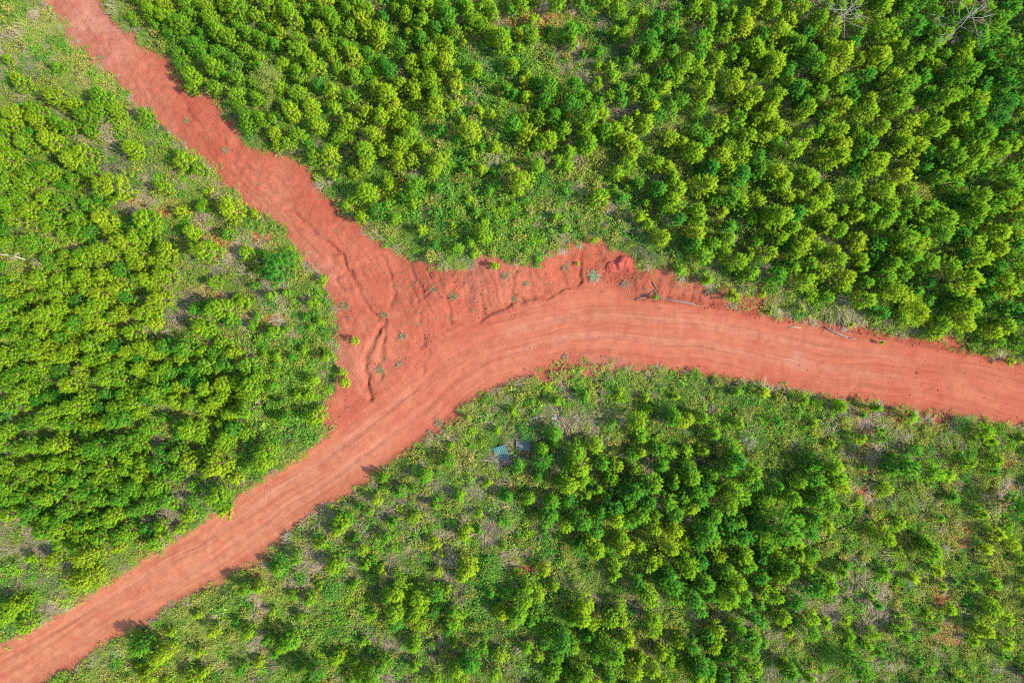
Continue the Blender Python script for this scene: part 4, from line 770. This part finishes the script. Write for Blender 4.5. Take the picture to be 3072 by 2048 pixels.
def limb(name, pts, r0, r1, mat, label, cat, extra=(), dz=.08, group=None):
    """fallen wood: pts in photo pixels"""
    b = on(*pts[0]); r = thing(name, b, label, cat, group)
    def w(P, ra, rb, nm, par):
        V, F = [], []; Q = [np.array(on(*p, dz + .03 * (i % 2))) - np.array(b) for i, p in enumerate(P)]; tube(Q, ra, rb, 6, V, F); return add(nm, quads_mesh(nm, V, F, mat), par)
    w(pts, r0, r1, 'stem', r)
    for e in extra: w(e, r0 * .6, r1 * .6, 'branch', r)
t4 = lambda *L: [tz(A3, x, y) for x, y in L]
limb('fallen_limb', t4((35,178),(90,198),(170,205),(245,232)), .05, .035, M_PALEWOOD, 'pale bare fallen limb with a short fork lying among pines', 'fallen branch', [t4((165,205),(205,180))], .95)
limb('fallen_limb', [tz(A6, 664, 158), tz(A6, 684, 148), tz(A6, 708, 166)], .03, .018, M_PALEWOOD, 'small whitish forked stick caught in pine tops', 'fallen branch', [[tz(A6, 684, 148), tz(A6, 676, 132)]], 1.0)
zb = lambda *L: [(1700 + x / 4.704, 740 + y / 4.704) for x, y in L]
limb('fallen_branch', zb((1195,495),(1240,560),(1280,615)), .055, .03, M_DEAD, 'short thick grey stick upright end of the bank branch pile', 'fallen branch')
limb('fallen_branch', zb((1225,625),(1300,710),(1360,735),(1650,790),(1910,845)), .055, .03, M_DEAD, 'long grey fallen branch lying along the foot of the clay bank', 'fallen branch', [zb((1310,715),(1240,640)), zb((1360,738),(1640,775),(1800,800))])
limb('fallen_branch', zb((965,745),(1050,722),(1130,715)), .05, .03, M_DEAD, 'brownish branch end at the tip of the bank branch pile', 'fallen branch', [zb((1030,680),(1160,680))])
limb('fallen_branch', zb((1160,665),(1230,630)), .05, .03, M_DEAD, 'stubby grey branch crossing the bank branch pile', 'fallen branch', [zb((1085,595),(1210,610))])
zl = lambda *L: [tz(A5, x, y) for x, y in L]
limb('fallen_log', zl((968,685),(1050,722),(1135,755)), .07, .06, M_DEAD, 'straight grey log lying along the wide road edge', 'log', [zl((1135,755),(1185,768))])
limb('fallen_branch', zl((725,688),(770,684),(815,690)), .03, .02, M_PALEWOOD, 'thin pale stick on the road edge short of the grey log', 'fallen branch')
limb('fallen_branch', [tz(A8,1765,595), tz(A8,1805,692)], .03, .02, M_PALEWOOD, 'thin pale stick crossing another beside a bright pine in scrub', 'fallen branch', [[tz(A8,1780,625), tz(A8,1842,640)]], .35)
limb('fallen_branch', [tz(A8,238,1455), tz(A8,278,1510)], .03, .02, M_PALEWOOD, 'pale stick lying at the foot of pines in dry scrub', 'fallen branch', (), .35)
limb('fallen_branch', [tz(A4,1310,1308), tz(A4,1385,1288)], .05, .045, M_PALEWOOD, 'pale short log piece lying in grass above the grey panel', 'log', (), .22)
limb('fallen_branch', [tz(A6,1050,378), tz(A6,1135,388)], .05, .03, M_PALEWOOD, 'pale weathered stick in the verge between pines and road', 'fallen branch', (), .2)
gz = lambda *L: [(900 + x / 4.2375, 850 + y / 4.2375) for x, y in L]
limb('fallen_branch', gz((560,420),(640,440),(695,462)), .025, .015, M_DEAD, 'thin grey stick on the weedy track edge near the gully', 'fallen branch')
limb('fallen_branch', gz((1305,985),(1265,1030),(1230,1050)), .025, .012, M_DEAD, 'thin curved twig on the clay fan', 'fallen branch')
limb('fallen_branch', gz((1000,1060),(1015,1120),(1030,1150)), .025, .015, M_PALEWOOD, 'pale root exposed in the lower gully', 'root', [gz((1055,1060),(1050,1130))])

# dead trees
def dead_tree(px, py, D, H, label, seed, tan):
    rs = np.random.RandomState(seed); V, F = [], []; x, y = full(px, py); f = 1 - .7 * H / CAM_H; x, y = x * f, y * f; r = thing('dead_tree', (x, y, float(zat(x, y)) - .05), label, 'dead tree', 'dead trees'); S = Soup()
    top = np.array([.25, .2, H]); tube([np.array([0, 0, -.1]), np.array([.05, .1, H * .5]), top], .09, .03, 7, V, F); trunk = add('trunk', quads_mesh('trunk', V, F, M_BLEACH), r)
    for b in range(15):
        BV, BF = [], []; h = H * rs.uniform(.45, .98); p = np.array([.25 * h / H, .2 * h / H, h]); az = 6.283 * b / 15 * 2.4; L = D * .5 * rs.uniform(.5, 1.15); d = np.array([math.cos(az), math.sin(az), rs.uniform(-.05, .35)])
        q1 = p + d * L * .5 + rs.normal(size=3) * .08; q2 = p + d * L + rs.normal(size=3) * .14; tube([p, q1, q2], .03, .009, 5, BV, BF)
        for k in range(5):
            s0 = p + (q2 - p) * rs.uniform(.35, .95); dd = unit(d + rs.normal(size=3) * .7); tube([s0, s0 + dd * L * .2, s0 + dd * L * .36 + rs.normal(size=3) * .06], .012, .005, 4, BV, BF)
            if tan and rs.rand() < .6: leaves(rs, S, s0 + dd * L * .2 + rs.normal(size=(14, 3)) * .09, .05, .3)
        add('limb', quads_mesh('limb', BV, BF, M_BLEACH), r)
    if tan: c = add('dead_leaves', S.mesh('dead_leaves', M_TANLEAF), r); c['tone'] = .7
dead_tree(2868, 75, 5.0, 4.4, 'bleached dead tree with tan withered leaves in the dense stand', 3, True)
dead_tree(2518, 55, 3.8, 4.0, 'small bare grey dead tree with curled branches in the dense stand', 5, False)

# brush heaps: arching dead stems
def brush(px, py, D, label, mat, seed, n, tone=.6):
    rs = np.random.RandomState(seed); S = Soup(); blades(rs, S, n, D * .7, 80, .03, .9, D * .16, (.25, -.35, -.1)); blades(rs, S, n // 2, D * .5, 80, .02, .6, D * .2, (-.3, .3, -.1))
    o = add('brush_heap', S.mesh('brush_heap', mat), label=label, category='brush', group='brush heaps'); o.location = on(px, py, .02); o['tone'] = tone
brush(*tz(A5, 1040, 545), 2.6, 'heap of arching bleached dead stems at the bank edge', M_DRY, 21, 130, .45)
brush(*tz(A3, 1430, 470), .9, 'rusty reddish brush heap in the scrub beside pines', M_TANLEAF, 22, 90, .3)
brush(*(1700 + 375 / 4.704, 740 + 400 / 4.704), 1.0, 'pale grey withered tuft on the bare bank by the clay heap', M_PALE, 23, 110, .75)
brush(*tz(A6, 1745, 1270), 1.2, 'whitish withered grass heap in the grassy verge', M_DRY, 24, 110, .95)
brush(*tz(A3, 970, 1070), 1.3, 'grey withered brush in a gap among pines', M_DRY, 25, 110, .15)
brush(*tz(A3, 1120, 1450), 1.9, 'wide tan withered grass heap in a pine gap near the road', M_DRY, 26, 170, .4)
brush(*tz(A3, 1230, 640), 1.7, 'grey withered grass heap in the shadow of a pine row', M_DRY, 27, 140, .3)
brush(*tz(A5, 390, 420), .9, 'pale twiggy heap at the clay bank lip', M_DRY, 28, 80, .6)

# ------------------------------------------------------------------ dumped rubbish
def sheet_mat():
    m, t = new_mat('painted_corrugated_metal'); k = NT(t); g = k.n('ShaderNodeTexCoord').outputs['Object']; sx = k.n('ShaderNodeSeparateXYZ'); k.put(sx.inputs[0], g)
    st = k.noise(k.comb(k.math('MULTIPLY', sx.outputs[0], 14), k.math('MULTIPLY', sx.outputs[1], 1.2)), 1., 4, .6); n2 = k.noise(g, 6, 4)
    c = k.mix(k.ramp(n2, .35, .7), (.022, .078, .070), (.036, .100, .088))
    rust = k.math('ADD', k.ramp(sx.outputs[1], .25, -.75), k.math('MULTIPLY', k.math('SUBTRACT', st, .5), 2.2))
    c = k.mix(k.ramp(rust, .45, .8), c, (.085, .055, .05)); c = k.mix(k.math('MULTIPLY', k.ramp(n2, .58, .75), .6), c, (.10, .095, .09))
    k.principled(c, .8, (n2, .2, .01), .12); return m
def corrugated(w, l, rib, amp, curl, nx=72, ny=14):
    V = []; F = []
    for lay in (0, -.012):
        for j in range(ny + 1):
            for i in range(nx + 1):
                x = w * (i / nx - .5); y = l * (j / ny - .5); wob = .03 * math.sin(x * 3 + y * 2); xs = x * (1 - .12 * max(0, -y))
                V.append((xs + .02 * math.sin(y * 5), y, amp * math.sin(2 * math.pi * x / rib) + curl * (x * x * .7 - .4 * y * abs(y)) + wob + lay))
    n1 = (nx + 1) * (ny + 1)
    for j in range(ny):
        for i in range(nx):
            a = j * (nx + 1) + i; F.append((a, a + 1, a + nx + 2, a + nx + 1)); b = a + n1; F.append((b, b + nx + 1, b + nx + 2, b + 1))
    for i in range(nx):
        for a in (i, ny * (nx + 1) + i): F.append((a, a + 1, a + 1 + n1, a + n1))
    for j in range(ny):
        for a in (j * (nx + 1), j * (nx + 1) + nx): F.append((a, a + nx + 1, a + nx + 1 + n1, a + n1))
    return V, F
p = on(1506, 1362); t = thing('metal_sheet', (p[0], p[1], p[2] + .34), 'teal corrugated metal sheet with rusty lower end lying in the grass', 'metal sheet', None, math.radians(18))
V, F = corrugated(1.12, 1.62, .16, .022, .16); s_ = add('sheet', quads_mesh('sheet', V, F, sheet_mat()), t); s_.rotation_euler = (math.radians(6), math.radians(-5), 0)
M_GREYMETAL = solid('dull_grey_metal', (.042, .058, .052), (.07, .085, .078), 7, .85, .15)
def box_mesh(name, a, b, mat, bev=.012):
    import bmesh
    bm = bmesh.new(); bmesh.ops.create_cube(bm, size=1); a = Vector(a); b = Vector(b)
    for v in bm.verts: v.co = Vector((a[i] + (b[i] - a[i]) * (v.co[i] + .5) for i in range(3)))
    bmesh.ops.bevel(bm, geom=bm.edges[:], offset=bev, segments=2, affect='EDGES'); me = bpy.data.meshes.new(name); bm.to_mesh(me); bm.free(); me.materials.append(mat); return me
f_ = add('bent_corner', box_mesh('bent_corner', (.22, .70, -.01), (.52, .86, .015), M_GREYMETAL, .006), t); f_.rotation_euler = (math.radians(14), 0, math.radians(-6)); f_.location = (0, 0, -.08)
p = on(1573, 1330); t = thing('grey_panel', (p[0], p[1], p[2] + .22), 'weathered grey-green panel with raised rim lying beside the teal sheet', 'panel', None, math.radians(-3))
add('panel', box_mesh('panel', (-.62, -.44, 0), (.42, .44, .05), M_GREYMETAL, .02), t)
for a, b in (((-.66, -.48, -.02), (.60, -.42, .09)), ((-.66, .42, -.02), (.60, .47, .08)), ((-.68, -.42, -.02), (-.62, .42, .08)), ((.42, -.42, -.03), (.48, .42, .10))): add('rim', box_mesh('rim', a, b, solid('worn_rim', (.06, .075, .07), (.10, .115, .105), 9)), t)
M_DK = solid('dark_frame', (.015, .03, .03), (.03, .045, .04), 8)
add('end_frame', box_mesh('end_frame', (.52, -.42, -.06), (.60, .42, .04), M_DK), t); add('end_brace', box_mesh('end_brace', (.48, -.05, -.05), (.52, .05, .02), M_DK), t)
limb('wooden_pole', [(1400 + 1120 / 5.873, 1200 + 810 / 5.873), (1400 + 1085 / 5.873, 1200 + 900 / 5.873), (1400 + 1050 / 5.873, 1200 + 1005 / 5.873)], .045, .03, M_DEAD, 'grey wooden pole leaning off the grey panel', 'pole', (), .42)
def scrap(px, py, label, col, seed, s=.22):
    rs = np.random.RandomState(seed); n = 7; V = [((i / n - .5) * s * 2 + rs.normal() * .02, (j / n - .5) * s * 1.3 + rs.normal() * .02, .05 + rs.rand() * .11) for j in range(n + 1) for i in range(n + 1)]
    F = [(j * (n + 1) + i, j * (n + 1) + i + 1, (j + 1) * (n + 1) + i + 1, (j + 1) * (n + 1) + i) for j in range(n) for i in range(n)]
    me = quads_mesh('scrap', V, F, solid('scrap_sheeting', col, tuple(c * .7 for c in col), 6, .5)); o = add('scrap', me, label=label, category='litter'); o.location = on(px, py, .22)
    md = o.modifiers.new('thickness', 'SOLIDIFY'); md.thickness = .008
scrap(1660, 1251, 'crumpled whitish scrap lying in grass above the grey panel', (.15, .14, .135), 3); scrap(1662, 1266, 'crumpled mauve-grey scrap just below the whitish scrap', (.10, .09, .10), 4)
scrap(1637, 1331, 'tiny pale torn scrap under a pine beside the grey panel', (.17, .14, .11), 5, .12)

# heap of freshly dug clay
rs = np.random.RandomState(2); V = []; F = []; n = 44; hx, hy = full(1700 + 745 / 4.704, 740 + 260 / 4.704)
for j in range(n + 1):
    for i in range(n + 1):
        a = (i / n - .5) * 2.9; b = (j / n - .5) * 2.1; wx, wy = hx + a, hy + b
        e = max(0, 1 - math.hypot((a - .25) / .75, (b - .1) / .62) ** 2) * .34 + max(0, 1 - math.hypot((a + .55) / .7, (b + .2) / .5) ** 2) * .2 + max(0, 1 - math.hypot((a - .9) / .4, (b + .3) / .4) ** 2) * .12
        e = e * (.6 + .9 * float(noise(wx, wy, .22, 97))) + (.10 * float(noise(wx, wy, .13, 98)) if e > 0 else 0) - (.05 if e <= 0 else 0)
        V.append((a, b, float(zat(wx, wy)) + e))
for j in range(n):
    for i in range(n): F.append((j * (n + 1) + i, j * (n + 1) + i + 1, (j + 1) * (n + 1) + i + 1, (j + 1) * (n + 1) + i))
o = add('clay_heap', quads_mesh('clay_heap', V, F, solid('fresh_red_clay', (.155, .023, .014), (.18, .040, .025), 7, .95, .9)), label='lumpy heap of freshly dug deep red clay on the bank', category='clay heap'); o.location = (hx, hy, 0)
